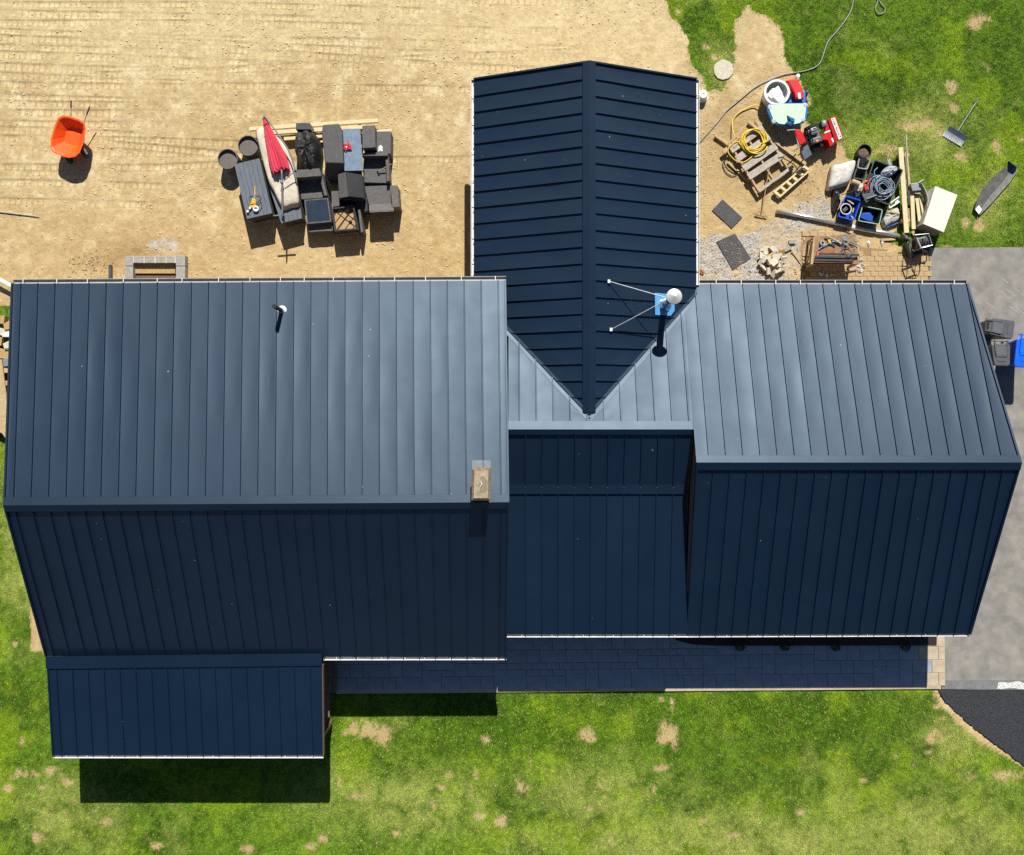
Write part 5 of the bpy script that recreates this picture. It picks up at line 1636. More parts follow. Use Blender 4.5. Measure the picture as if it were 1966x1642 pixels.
for k in range(9):
    f = .08 + k * .1
    a = lerp(lerp(stp[0], stp[1], .5), lerp(stp[3], stp[2], .5), f)
    if k in (3,):
        continue
    MB().box((a.x + rs.uniform(-.02, .02), a.y, .508), (rs.uniform(.02, .05), rs.uniform(.025, .05), .004), rz=rs.uniform(0, 1.5)).build("printed_mark", M_NAVY if k % 3 else M_REDM, band)
SB("sticker", [(1260, 1180), (1295, 1160), (1322, 1220), (1290, 1242)], .468, .458, M_WHT, 0, hs)
SB("sticker", [(1140, 1070), (1240, 1035), (1245, 1058), (1150, 1092)], .468, .458, M_WHT, 0, hs)
SB("light_box", [(1090, 880), (1180, 860), (1205, 965), (1115, 985)], .62, .35, M_DGREY, .02)
SB("light_lens", [(1120, 890), (1170, 880), (1180, 925), (1130, 938)], .63, .61, M_SILV, .01)
en = SB("engine", [(870, 1040), (1030, 985), (1060, 1060), (1120, 1210), (940, 1265), (900, 1150)], .52, .22, M_DGREY, .02)
SB("cylinder_head", [(915, 1010), (1020, 975), (1045, 1090), (945, 1120)], .60, .50, mat("engine_alloy", (.22, .23, .24), .4, metal=.5), .015, en)
for k in range(5):
    SB("cooling_fin", [(918 + k * 5, 1020 + k * 22), (1020 + k * 5, 985 + k * 22), (1022 + k * 5, 993 + k * 22), (920 + k * 5, 1028 + k * 22)], .625, .59, M_SILV if k % 2 else M_DGREY, 0, en)
SB("fuel_tank", [(945, 1170), (1090, 1130), (1115, 1215), (965, 1260)], .57, .42, mat("grey_tank", (.10, .11, .12), .4), .03, en)
p = P(*y5([(1030, 1215)])[0], .60)
MB().lathe((p.x, p.y, .565), [(.04, 0), (.04, .03), (.02, .035)], 14).build("fuel_cap", mat("orange_cap", (.7, .2, .06), .5), en)
p = P(*y5([(950, 1030)])[0], .66)
MB().lathe((p.x, p.y, .58), [(.04, 0), (.045, .05), (.03, .07)], 14).build("muffler_cap", M_SILV, en)
SB("gear_frame", [(840, 1060), (900, 1040), (960, 1250), (900, 1290), (850, 1160)], .42, .12, M_BLK, .01)
axw = (P(*y5([(1020, 1330)])[0], .2) - P(*y5([(930, 1010)])[0], .2)).normalized()
for a in ((1020, 1322), (925, 1000)):
    wc_ = P(*y5([a])[0], .20)
    w_ = MB().lathe(wc_ - axw * .06, [(.10, 0), (.18, .008), (.20, .03), (.20, .09), (.18, .112), (.10, .12)], 26, axis=axw).build("wheel", M_TYRE, sb_, smooth=False)
    MB().lathe(wc_ + axw * .05, [(.10, 0), (.09, .012), (.03, .015)], 18, axis=axw).build("rim", M_DGREY, w_)
    for k in range(14):
        a_ = 2 * math.pi * k / 14
        u = axw.orthogonal().normalized(); w2 = axw.cross(u)
        cpt = wc_ + (u * math.cos(a_) + w2 * math.sin(a_)) * .20
        MB().bar(cpt - axw * .05, cpt + axw * .05, .025, .02).build("tread_lug", M_TYRE, w_)
SB("control_panel", [(655, 1030), (740, 1018), (800, 1090), (850, 1228), (735, 1298), (690, 1160)], .86, .80, M_REDM, .025)
SB("panel_edge", [(660, 1060), (680, 1055), (745, 1290), (715, 1300)], .84, .78, M_PGREY, .01)
for a, b in (((690, 1060), (870, 1120)), ((760, 1270), (930, 1240))):
    MB().tube([P(*y5([a])[0], .80), P(*y5([b])[0], .40)], .016, 8).build("handle_bar", M_BLK, sb_)
MB().tube([P(*y5([(530, 1042)])[0], .88), P(*y5([(660, 1030)])[0], .85)], .016, 8).build("grip", M_SILV, sb_)
MB().tube([P(*y5([(645, 1380)])[0], .86), P(*y5([(760, 1300)])[0], .84)], .016, 8).build("grip", M_BLK, sb_)
ch = [P(*y5([(755, 1345)])[0], .70), P(*y5([(870, 1275)])[0], .66), P(*y5([(940, 1440)])[0], .56), P(*y5([(815, 1530)])[0], .52), P(*y5([(765, 1440)])[0], .58)]
MB().add(ch + [p - Vector((0, 0, .02)) for p in ch], [(4, 3, 2, 1, 0), (5, 6, 7, 8, 9), (0, 1, 6, 5), (1, 2, 7, 6), (2, 3, 8, 7), (3, 4, 9, 8), (4, 0, 5, 9)]).build("chute_deflector", mat("grey_chute", (.20, .24, .28), .45), sb_)

# ------------------------------------------------------------------ pallet, hose, timber
pal = thing("pallet", "weathered wooden pallet under the yellow hose", "pallet", flat(P(1460, 305)))
sl = [((1403, 289), (1465, 245)), ((1414, 306), (1477, 262)), ((1427, 324), (1490, 280)), ((1437, 340), (1502, 297))]
for a, b in sl:
    MB().bar(P(a[0], a[1], .245), P(b[0], b[1], .245), .21, .024).build("slat", M_GREYW, pal, bevel=0.003)
for f in (.04, .5, .96):
    a = lerp(P(1400, 282, .16), P(1462, 240, .16), f); b = lerp(P(1455, 372, .16), P(1518, 328, .16), f)
    MB().bar(a, b, .05, .13).build("stringer", M_LUMO, pal)
for a, b in (((1405, 291), (1467, 247)), ((1430, 328), (1493, 284)), ((1458, 368), (1522, 322))):
    MB().bar(P(a[0], a[1], .08), P(b[0], b[1], .08), .14, .024).build("bottom_board", M_LUMO, pal)
MB().bar(P(1457, 367, .225), P(1523, 319, .225), .09, .024).build("slat", M_GREYW, pal)
for a, b, w_, z_, lb in (((1373, 259), (1405, 281), .09, .12, "short board sticking out left of the pallet"), ((1399, 276), (1434, 238), .05, .30, "thin batten leaning along the pallet's upper left"),
                         ((1409, 283), (1437, 250), .05, .28, "second thin batten beside the yellow hose"), ((1437, 232), (1454, 247), .09, .12, "short dark-edged board above the pallet"),
                         ((1479, 264), (1548, 315), .10, .10, "long board running below the snow blower"), ((1388, 292), (1398, 284), .12, .2, "pale block at the pallet's left corner"),
                         ((1450, 231), (1458, 242), .04, .1, "sliver of wood above the pallet"), ((1398, 311), (1440, 350), .08, .07, "half-hidden board under the pallet's left side")):
    board(a, b, w_, .05, z_, M_LUMO, lb, "board", "board", "loose boards around the pallet")
cc = coil(P(1448, 272, .27), .36, .275, 7, 5, wob=.05, spread=.07)
t = tag(MB().tube(cc, .019, 7).build("yellow_hose", M_YHOSE, smooth=True), "coiled yellow hose lying on the pallet", "hose")
tl = wire("hose_tail", y3([(560, 800), (500, 775), (472, 690), (478, 600), (540, 530), (620, 485), (700, 452), (785, 465)]), [.27, .26, .12, .05, .04, .04, .06, .12], .018, M_YHOSE, None, 5, 7)
tag(tl, "yellow hose tail curving up past the pallet", "hose")
tag(wire("hose_tail", y3([(590, 920), (520, 830), (430, 900), (440, 970), (520, 1040), (600, 1045), (690, 980)]), .285, .018, M_YHOSE, None, 5, 7), "yellow hose loop hanging at the pallet's left", "hose")
tag(wire("loose_cable", y3([(420, 1000), (370, 1060), (400, 1150), (470, 1195), (520, 1180)]), .03, .012, M_BLK, None, 5, 6), "thin black cord curling beside the pallet", "cord")
tag(wire("loose_cable", y3([(870, 800), (1000, 930), (1130, 1010), (1180, 1080)]), .13, .012, M_BLK, None, 4, 6), "black cord lying along the long board", "cord")

fr = thing("timber_grid", "ladder-like wooden grid with five openings", "timber grid", flat(P(1520, 349)))
fq = PV([(1483.6, 369.5), (1544, 318), (1556, 328), (1497, 380)], .12)
dr = (fq[1] - fq[0]).normalized(); dw = (fq[3] - fq[0]).normalized()
MB().bar(fq[0] + dw * .025, fq[1] + dw * .025, .05, .10).build("rail", M_LUMB, fr)
MB().bar(fq[3] - dw * .025, fq[2] - dw * .025, .05, .10).build("rail", M_LUMB, fr)
W_ = (fq[3] - fq[0]).length
L_ = (fq[1] - fq[0]).length
for k in range(6):
    c_ = fq[0] + dr * (L_ * (.03 + .94 * k / 5))
    MB().bar(c_ + dw * .052, c_ + dw * (W_ - .052), .08, .10).build("rung", M_LUMB, fr)

rk = thing("rake", "garden rake leaning across the pallet corner", "rake", flat(P(1462, 405)))
MB().tube([P(1477, 322, .32), P(1462.5, 408, .07)], .016, 8).build("handle", M_HANDLE, rk)
MB().bar(P(1449, 411.5, .06), P(1473, 416, .06), .03, .02).build("head", M_PLY, rk)
for k in range(9):
    e = lerp(P(1449, 411.5, .06), P(1473, 416, .06), k / 8)
    MB().bar(e, e + Vector((.01, -.05, -.05)), .008, .008).build("tine", M_DSTEEL, rk)
for a in ((1450, 411), (1472, 415)):
    MB().tube([P(1462.5, 405, .08), P(a[0], a[1], .065)], .007, 6).build("bow", M_PLY, rk)

def rubber_mat(qpx, label, nx_, ny_):
    q = PV(qpx, .025)
    t = thing("rubber_mat", label, "mat", flat(cen(q)), "rubber mats on the gravel")
    MB().prism(q, -.01).build("sheet", M_RUBR, t)
    me0 = None
    m0 = MB()
    for i in range(nx_):
        for j in range(ny_):
            u, v_ = (i + .5) / nx_, (j + .5) / ny_
            c_ = lerp(lerp(q[0], q[1], u), lerp(q[3], q[2], u), v_)
            m0.box((c_.x, c_.y, .027), (.045, .045, .012), rz=math.atan2((q[1] - q[0]).y, (q[1] - q[0]).x))
    o = m0.build("tread_knobs", M_RUBR, t)
    o["kind"] = "stuff"
rubber_mat([(1387, 382.7), (1425, 417.4), (1405, 439), (1367, 404)], "clean dark rubber mat on the bare soil", 12, 7)
rubber_mat([(1411, 448.5), (1442, 496), (1406.5, 518), (1375.4, 464)], "dusty dark rubber mat on the gravel", 13, 10)
rs = random.Random(77)
m0 = MB()
for k in range(40):
    u, v_ = rs.random(), rs.random()
    p = P(1384 + u * 40 + v_ * 5, 465 + v_ * 40, .04)
    m0.box(p, (rs.uniform(.01, .05), rs.uniform(.008, .02), .006), rz=rs.uniform(0, 3))
stuff(m0.build("wood_chips", M_LUMO), "pale wood chips scattered on the dusty mat", "wood chips")

dp = thing("steel_pipe", "long shiny metal pipe lying across the work yard", "pipe", flat(P(1617, 432)))
MB().tube([P(1490.5, 405.5, .07), P(1560, 419, .07), P(1638, 437, .07)], .062, 14).build("pipe_length", M_SILV, dp, smooth=True)
MB().tube([P(1630, 435.5, .072), P(1700, 448, .07), P(1745, 458, .07)], .072, 14).build("pipe_length", M_SILV, dp, smooth=True)
MB().tube([P(1634, 436, .072), P(1643, 438, .072)], .077, 14).build("coupling", M_WHT, dp)

# rubble heap: every chunk its own stone
rs = random.Random(14)
heap = [(rs.uniform(0, 6.28), math.sqrt(rs.random())) for _ in range(30)]
heap = sorted([(500 + math.sin(a) * d * 27, 1486 + math.cos(a) * d * 29, d) for a, d in heap])
heap = [(k // 10, b[1], b[0], b[2]) for k, b in enumerate(heap)]
heap.sort()
for k, (hrow, px_, py_, d) in enumerate(heap):
    z_ = .04 + .16 * (1 - d) * rs.uniform(.5, 1.1)
    s_ = rs.uniform(.10, .22)
    m0 = MB()
    nn = rs.choice((4, 4, 5))
    poly = [Vector((s_ * rs.uniform(.6, 1.0) * math.cos(6.283 * i / nn + rs.uniform(-.25, .25)), s_ * rs.uniform(.5, 1.0) * math.sin(6.283 * i / nn), 0)) for i in range(nn)]
    Rt = Matrix.Rotation(rs.uniform(-.6, .6), 3, 'X') @ Matrix.Rotation(rs.uniform(-.6, .6), 3, 'Y') @ Matrix.Rotation(rs.uniform(0, 6), 3, 'Z')
    th = rs.uniform(.05, .09)
    c_ = P(px_, py_, z_ + .05)
    top = [c_ + Rt @ (p + Vector((0, 0, th / 2))) for p in poly]
    bt = [c_ + Rt @ (p - Vector((0, 0, th / 2))) for p in poly]
    m0.add(top + bt, [tuple(range(nn)), tuple(reversed(range(nn, 2 * nn)))] + [(i, nn + i, nn + (i + 1) % nn, (i + 1) % nn) for i in range(nn)])
    tag(m0.build("rubble_stone", M_STNB if k in (3, 4, 9) else M_STN), "broken pale block, %s in the %s row of the rubble heap" % (ORD[k % 10], ("upper", "middle", "lower")[hrow]), "stone", "rubble heap stones")
br = thing("brick", "red brick with three holes at the north wing corner", "brick", flat(P(1346, 522)))
bq = P(1346, 521, .06); ba = math.radians(-38)
MB().box((bq.x, bq.y, .03), (.22, .11, .06), rz=ba).build("body", M_BRICK, br, bevel=0.004)
for k in (-1, 0, 1):
    e = bq + Vector((math.cos(ba), math.sin(ba), 0)) * (.06 * k)
    MB().lathe((e.x, e.y, .0585), [(.02, 0), (.02, .003)], 12).build("hole", M_HOLE, br)
for a, rz_, m_, lb in (((1521, 464.5), .05, M_CONC, "loose grey paver lying on the gravel"), ((1632, 444), -.35, M_LUMO, "loose pale brick at the top of the paving"), ((1512, 478), .5, M_CONC, "small grey block beside the rubble heap")):
    p = P(a[0], a[1], .06)
    tag(MB().box((p.x, p.y, .035), (.21, .12, .07), rz=rz_).build("loose_block", m_, bevel=0.006), lb, "block")
tag(MB().bar(P(1513, 470, .05), P(1541, 511, .03), .03, .02).build("stick", M_LUMO), "thin lath lying beside the rubble heap", "lath")

# ------------------------------------------------------------------ work bench with bars, tubing and tools
q = PV(y7([(925, 480), (1640, 440), (1690, 960), (900, 960)]), .74)
wb = thing("work_bench", "wooden work bench loaded with dark steel bars", "work bench", flat(cen(q)))
MB().prism(q, .70).build("bench_top", M_PLY, wb, bevel=0.004)
for p in q:
    e = cen(q) + (p - cen(q)) * .92
    MB().box((e.x, e.y, .35), (.07, .07, .70)).build("leg", M_LUMO, wb)
MB().prism(PV(y7([(910, 500), (935, 500), (900, 960), (860, 960)]), .80), .64).build("side_rail", M_LUMO, wb)
MB().prism(PV(y7([(1000, 700), (1280, 690), (1290, 760), (990, 770)]), .748), .742).build("sanded_patch", mat("orange_sanded_board", (.36, .13, .06), .85), wb)
MB().bar(P(*y7([(905, 945)])[0], .73), P(*y7([(1600, 950)])[0], .73), .04, .06).build("front_rail", mat("orange_rail", (.4, .14, .07), .8), wb)
for (a, b, w_, z_, lb) in (((1000, 778), (1690, 800), .058, .83, "dark steel bar furthest back on the work bench"), ((940, 835), (1620, 848), .05, .82, "middle steel bar on the work bench"), ((920, 890), (1600, 903), .055, .84, "dark steel bar at the front of the work bench")):
    tag(MB().bar(P(*y7([a])[0], z_), P(*y7([b])[0], z_), w_, .06).build("steel_bar", M_DSTEEL, bevel=0.004), lb, "bar", "bars on the work bench")
tag(MB().bar(P(*y7([(970, 815)])[0], .83), P(*y7([(990, 740)])[0], .83), .05, .05).build("clamp_block", mat("orange_clamp", (.7, .15, .05), .5)), "small orange clamp at the left end of the bars", "clamp")
tag(wire("teal_tube", y7([(980, 720), (1080, 650), (1200, 590), (1340, 555), (1480, 560), (1600, 600), (1715, 655)]), .80, .016, M_TEAL, None, 5, 7), "teal tube bending across the work bench", "tube")
tag(MB().tube([P(*y7([(1120, 470)])[0], .82), P(*y7([(1280, 545)])[0], .80), P(*y7([(1390, 610)])[0], .80)], .028, 8).build("grey_pipe", M_GREYW), "grey pipe crossing the teal tube on the bench", "pipe")
tag(MB().prism(PV(y7([(1190, 610), (1230, 560), (1290, 640), (1275, 665)]), .78), .755).build("steel_square", M_DSTEEL), "dark steel plate under the teal tube", "plate")
p = P(*y7([(1065, 595)])[0], .82)
tag(MB().lathe((p.x, p.y, .745), [(.075, 0), (.075, .09), (.045, .09), (.04, .01)], 22).build("string_roll", M_GREYW), "grey roll standing on the work bench", "roll")
tag(MB().prism(PV(y7([(1160, 510), (1190, 505), (1220, 610), (1195, 620), (1155, 560)]), .80), .75).build("yellow_level", M_YEL, bevel=0.008), "small yellow hand tool on the work bench", "tool")
for k, (ctr, r_, m_, lb) in enumerate((((1490, 560), .13, M_CABLE, "grey cable loop on the work bench"), ((1440, 500), .10, M_TEAL, "thin teal wire loop on the work bench"), ((1500, 700), .20, M_GHOSE, "blue grey cable loop hanging over the steel bars"), ((1560, 620), .16, M_HANDLE, "tan cord loop on the right of the work bench"))):
    tag(MB().tube(coil(P(*y7([ctr])[0], .85), r_, .84 + .02 * k, 2, 40 + k, wob=.02, spread=.02), .007, 6).build("cable_loop", m_), lb, "cable")
mb = P(*y7([(1450, 610)])[0], .80)
tag(MB().box((mb.x, mb.y, .78), (.16, .07, .06), rz=-.5).build("power_tool", M_GREYW, bevel=0.01), "grey hand grip lying in the cable loops", "tool")
# things in the shade of the bench
tag(MB().tube([P(*y7([(1190, 1165)])[0], .05), P(*y7([(1660, 1030)])[0], .10)], .022, 8).build("broom_handle", M_GREYW), "grey handle lying in the shade of the bench", "handle")
for k, (a, b, lb) in enumerate((((1000, 1110), (1060, 1150), "crumpled can nearest the bench corner"), ((1060, 1080), (1085, 1150), "blue white can lying in the bench shade"), ((1130, 1130), (1145, 1185), "pale can right of the other cans"), ((1215, 1130), (1230, 1150), "small pale cap in the bench shade"))):
    tag(MB().tube([P(*y7([a])[0], .05), P(*y7([b])[0], .05)], .035, 10).build("can", M_WHT if k != 1 else M_PGREY), lb, "can", "cans under the work bench")
for k, (a, s_, lb) in enumerate((((1690, 1010), .09, "pale rag beside the bench's right leg"), ((1700, 1070), .11, "largest pale rag right of the work bench"), ((1780, 1000), .07, "pinkish rag furthest right of the bench"), ((1720, 890), .06, "small pale rag above the others"), ((1730, 965), .05, "tiny pale rag right of the bars"))):
    p = P(*y7([a])[0], .03)
    tag(mound(MB(), [p + Vector((math.cos(w_) * s_ * (1 + .3 * math.sin(w_ * 3 + k)), math.sin(w_) * s_ * (1 + .3 * math.cos(w_ * 2 + k)), 0)) for w_ in [i * .7 for i in range(9)]], .006, .08, 50 + k, rings=4, crease=.4).build("rag", M_SACK), lb, "rag", "rags right of the work bench")
tool = thing("leaning_frame", "dark metal frame standing left of the work bench", "frame", flat(P(1555, 490)))
for a, b in (((880, 560), (800, 960)), ((905, 560), (860, 960))):
    MB().bar(P(*y7([a])[0], .72), P(*y7([b])[0], .1), .03, .03).build("upright", M_LUMO, tool)
MB().bar(P(*y7([(805, 940)])[0], .12), P(*y7([(860, 940)])[0], .12), .03, .03).build("crossbar", M_LUMO, tool)

# ------------------------------------------------------------------ bucket, sack, crates, wagon
c = P(1660.5, 290, .42)
t = thing("soil_bucket", "black bucket full of soil on the lawn edge", "bucket", (c.x, c.y, 0))
MB().lathe((c.x, c.y, 0), [(.165, 0), (.20, .39), (.215, .395), (.215, .42), (.195, .42), (.19, .39), (.18, .24), (.01, .24)], 30).build("shell", M_BLK, t)
m0 = mound(MB(), [Vector((c.x + .185 * math.cos(a), c.y + .185 * math.sin(a), 0)) for a in [i * .4488 for i in range(14)]], .30, .34, 8, rings=5, crease=.3, sub=2)
m0.build("soil_fill", M_SOILB, t)

out = PV(y9([(205, 290), (400, 235), (560, 180), (690, 155), (735, 200), (690, 400), (570, 660), (400, 740), (200, 800), (110, 780), (150, 560)]), .30)
tag(mound(MB(), out, .10, .34, 21, rings=9, power=4.5, crease=.05, sub=4).build("cement_sack", M_SACK, smooth=True), "plump pale sack lying beside the black wagon", "sack")
def crate(name, qpx, zt, m, label, rim_m=None, zb=0.02, cat="crate", tp=.86, th=.022):
    q = rounded(PV(qpx, zt), .05, 3)
    t = thing(name, label, cat, flat(cen(q)))
    tub(MB(), q, zb, zt, t=th, floor=.03, taper=tp).build("shell", m, t)
    n = len(q)
    cq = cen(q)
    m0 = MB()
    m0.tube([cq + (p - cq) * 1.01 + Vector((0, 0, -.004)) for p in q], .013, 6, closed=True)
    m0.build("rim", rim_m or m, t)
    return t
crate("tool_tray", y9([(765, 135), (1005, 185), (930, 390), (725, 355)]), .36, mat("grey_tray_plastic", (.34, .33, .31), .7), "grey tray of small bits beside the soil bucket", cat="tray")
rs = random.Random(3)
fsp = sorted([(800 + rs.uniform(0, 130), 220 + rs.uniform(0, 110)) for _ in range(7)])
for k in range(7):
    p = P(*y9([fsp[k]])[0], .1)
    tag(MB().box((p.x, p.y, .11 + .01 * k), (rs.uniform(.04, .12), .035, .02), rz=rs.uniform(0, 3)).build("fitting", rs.choice([M_WHT, M_TEAL, M_YEL, M_BLK])), "small fitting in the grey tray, %s" % ORD[k], "fitting", "fittings in the grey tray")
crate("black_crate", y9([(700, 375), (925, 400), (880, 610), (640, 570)]), .32, M_DGREY, "dark grey crate below the grey tray")
wq = y9([(1085, 190), (1680, 400), (1395, 1130), (830, 930)])
wg = crate("garden_wagon", wq, .46, M_BLK, "black garden wagon piled with coiled hose", mat("worn_black_rim", (.09, .09, .10), .6), .16, "wagon", .88, .02)
gq = PV(wq, .46)
for k, p in enumerate(gq):
    e = cen(gq) + (p - cen(gq)) * .86
    MB().lathe((e.x - .03, e.y, .13), [(.07, 0), (.13, .01), (.13, .06), (.07, .07)], 18, axis=(1, .35, 0)).build("wheel", M_TYRE, wg)
a, b = lerp(gq[0], gq[1], .55), P(*y9([(1375, 160)])[0], .42)
MB().bar(a, b, .09, .02).build("tongue", mat("grey_tongue", (.25, .25, .26), .6), wg)
MB().lathe((b.x, b.y - .02, .432), [(.02, 0), (.02, .004)], 12).build("hitch_hole", M_HOLE, wg)
M_BHOSE = mat("steel_blue_hose", (.30, .35, .42), .3, c2=(.17, .21, .27), scale=8)
tag(MB().tube(coil(P(*y9([(1290, 740)])[0], .5), .30, .36, 12, 15, wob=.09, dz=.016, spread=.15), .013, 7).build("coiled_hose", M_BHOSE, smooth=True), "thick coil of blue grey hose in the black wagon", "hose")
tag(wire("blue_hose_end", y9([(1150, 350), (1080, 430), (1110, 560), (1200, 640), (1330, 650)]), .50, .014, M_TEAL, None, 5, 7), "blue hose end looping at the wagon's top left", "hose")
out = PV(y9([(1250, 430), (1390, 300), (1530, 310), (1600, 380), (1530, 460), (1420, 530), (1280, 520)]), .5)
tag(mound(MB(), out, .40, .60, 33, rings=6, power=2.5, crease=.30, sub=3).build("plastic_bag", mat("grey_plastic_film", (.50, .54, .58), .25, c2=(.30, .34, .39), scale=9, bump=.8, bscale=12)), "crumpled grey plastic bag in the wagon's top corner", "bag")
rg = P(*y9([(930, 720)])[0], .52)
rh = thing("red_reel_handle", "red ring-shaped reel handle at the wagon's left rim", "handle", flat(rg, .47))
ptsr = [rg + Vector((.10 * math.cos(a), .13 * math.sin(a), 0)) for a in [i * 6.283 / 18 for i in range(15)]]
MB().tube(ptsr, .022, 8).build("ring", M_REDP, rh)
MB().prism(PV(y9([(860, 720), (910, 700), (960, 790), (890, 830)]), .54), .50).build("hub", M_REDP, rh, bevel=0.01)
sh = [P(*y9([(820, 910)])[0], .52), P(*y9([(1020, 870)])[0], .54), P(*y9([(1120, 930)])[0], .52), P(*y9([(910, 1085)])[0], .50)]
t = thing("dustpan", "dark grey dustpan on the wagon's lower rim", "dustpan", flat(cen(sh), .48))
MB().hexa(sh[3], sh[2], sh[1], sh[0], (0, 0, -.02)).build("pan", mat("slate_plastic", (.12, .135, .16), .5), t)
MB().bar(P(*y9([(930, 1000)])[0], .55), P(*y9([(1125, 925)])[0], .56), .03, .02).build("lip", M_SILV, t)
# jumble between the sack and the wagon
tag(MB().tube([P(*y9([(600, 640)])[0], .30), P(*y9([(760, 700)])[0], .28)], .085, 16).build("paper_tube", M_LUMO), "tan paper tube between the sack and the wagon", "tube")
tag(MB().prism(PV(y9([(690, 720), (830, 620), (850, 740), (740, 850)]), .25), .02).build("pale_box", M_SACK, bevel=0.006), "pale flat box touching the red reel handle", "box")
tag(MB().bar(P(*y9([(390, 930)])[0], .40), P(*y9([(830, 770)])[0], .40), .02, .02).build("black_rod", M_BLK), "black rod lying across the gap below the sack", "rod")
out = PV(y9([(240, 800), (350, 790), (380, 900), (390, 1080), (330, 1260), (260, 1280), (220, 1050)]), .25)
tag(mound(MB(), out, .0, .30, 44, rings=6, power=3, crease=.2, sub=3).build("rubbish_bag", mat("black_film", (.02, .022, .026), .35, bump=.8, bscale=14)), "black rubbish bag below the pale sack", "bag")
tag(MB().prism(PV(y9([(680, 870), (800, 850), (790, 1000), (690, 990)]), .18), .0).build("dark_box", M_NAVY, bevel=0.006), "dark box between the blue crate and the wagon", "box")
bc = crate("blue_crate", y9([(475, 945), (795, 1035), (655, 1465), (325, 1375)]), .34, M_BLUE, "blue crate holding a paint bucket", M_BBIN)
c = P(*y9([(485, 1220)])[0], .40)
t = thing("paint_bucket", "black paint bucket with white rim inside the blue crate", "bucket", (c.x, c.y, .06))
MB().lathe((c.x, c.y, .06), [(.14, 0), (.16, .32), (.15, .33), (.14, .30), (.125, .05), (.01, .05)], 26).build("shell", M_BLK, t)
MB().tube([Vector((c.x + .163 * math.cos(a), c.y + .163 * math.sin(a), .39)) for a in [i * 6.283 / 24 for i in range(24)]], .014, 6, closed=True).build("rim", M_WHT, t)
MB().box((c.x, c.y, .30), (.16, .10, .12), rz=.7).build("tool_block", M_DGREY, t, bevel=0.01)
for k, (a, b, lb) in enumerate((((500, 1020), (640, 1120), "wood stick behind the paint bucket"), ((640, 1200), (620, 1290), "short wood block right of the paint bucket"), ((590, 1370), (640, 1430), "stick end at the crate's lower corner"))):
    tag(MB().bar(P(*y9([a])[0], .26), P(*y9([b])[0], .26), .04, .04).build("wood_scrap", M_LUMO), lb, "wood scrap", "scraps in the blue crate")
gc_ = crate("green_crate", y9([(835, 1155), (1250, 1240), (1180, 1545), (745, 1465)]), .33, M_GREEN, "dark green crate with a pale rim", M_LRIM)
bq = y9([(790, 1300), (1000, 1295), (1065, 1380), (1050, 1470), (990, 1490), (790, 1410)])
t = thing("blue_basket", "blue perforated basket inside the green crate", "basket", flat(cen(PV(bq, .2)), .06))
MB().prism(PV(bq, .24), .06).build("shell", M_BLUE, t, bevel=0.02)
for i in range(5):
    for j in range(3):
        p = P(*y9([(845 + i * 36, 1315 + j * 32)])[0], .243)
        MB().box((p.x, p.y, .242), (.02, .02, .006)).build("perforation", M_BBIN, t)

# ------------------------------------------------------------------ boards, sheets, carton
for a, b, w_, z_, m_, lb in (((1729.5, 283), (1741, 447), .15, .34, M_LUMB, "longest wide plank right of the wagon"), ((1740, 292), (1748, 380), .09, .30, M_LUMO, "narrower plank leaning beside the longest plank"),
                             ((1739.7, 258), (1746, 372), .035, .33, M_GREYW, "thin grey pole beside the planks"), ((1751, 366), (1754.5, 440), .12, .34, M_LUMB, "second wide plank left of the carton"),
                             ((1760, 376), (1766, 425), .10, .30, M_LUMB, "third plank left of the carton"), ((1767, 376), (1774, 412), .10, .32, M_LUMB, "plank nearest the carton"),
                             ((1745, 400), (1748, 434), .06, .26, M_LUMO, "short batten between the planks"), ((1743, 432), (1775, 428), .10, .16, M_LUMO, "cross batten under the planks near the carton"),
                             ((1752, 444), (1760, 456), .10, .10, M_LUMO, "short plank end below the carton")):
    board(a, b, w_, .04, z_, m_, lb, "plank", "plank", "planks between the wagon and the carton")
for i_, a in enumerate(((1733, 300), (1737, 425), (1756, 385))):
    p = P(a[0], a[1], .14)
    tag(MB().box((p.x, p.y, .14), (.30, .10, .27)).build("support_block", M_LUMO), ("upper", "lower", "right")[i_] + " block holding up the long planks", "block", "blocks under the planks")
tag(MB().bar(P(1744.5, 367, .37), P(1745, 394, .37), .06, .05).build("spirit_level", M_DSTEEL, bevel=0.004), "dark spirit level lying on the planks", "level")
tag(MB().prism(PV(y4([(1188, 712), (1280, 700), (1325, 790), (1215, 800)]), .46), .36).build("metal_box", M_SILV, bevel=0.006), "small silver box on the plank tops", "box")
tag(MB().prism(PV(y4([(1215, 805), (1320, 798), (1330, 840), (1250, 835)]), .40), .30).build("small_carton", M_CARDS), "small brown carton below the silver box", "carton")
tag(MB().tube([P(*y4([(1285, 700)])[0], .47), P(*y4([(1345, 665)])[0], .47)], .012, 6).build("metal_rod", M_SILV), "short silver rod sticking out past the silver box", "rod")
m0 = MB()
pts = y4([(1315, 700), (1340, 720), (1375, 790), (1400, 860), (1408, 920), (1395, 985)])
v = []
for k, a in enumerate(pts):
    v += [P(a[0], a[1], .56), P(a[0] - 8, a[1] + 3, .12)]
v += [p + Vector((-.015, 0, -.005)) for p in v]
n2 = len(pts)
fs = []
for k in range(n2 - 1):
    fs += [(2 * k, 2 * k + 1, 2 * k + 3, 2 * k + 2), (2 * n2 + 2 * k, 2 * n2 + 2 * k + 2, 2 * n2 + 2 * k + 3, 2 * n2 + 2 * k + 1), (2 * k, 2 * k + 2, 2 * n2 + 2 * k + 2, 2 * n2 + 2 * k)]
tag(m0.add(v, fs).build("curved_cardboard", M_SACK), "curved pale cardboard standing against the carton", "cardboard")
q = PV([(1796, 358), (1837.8, 374.6), (1811.7, 445.8), (1773, 430)], .62)
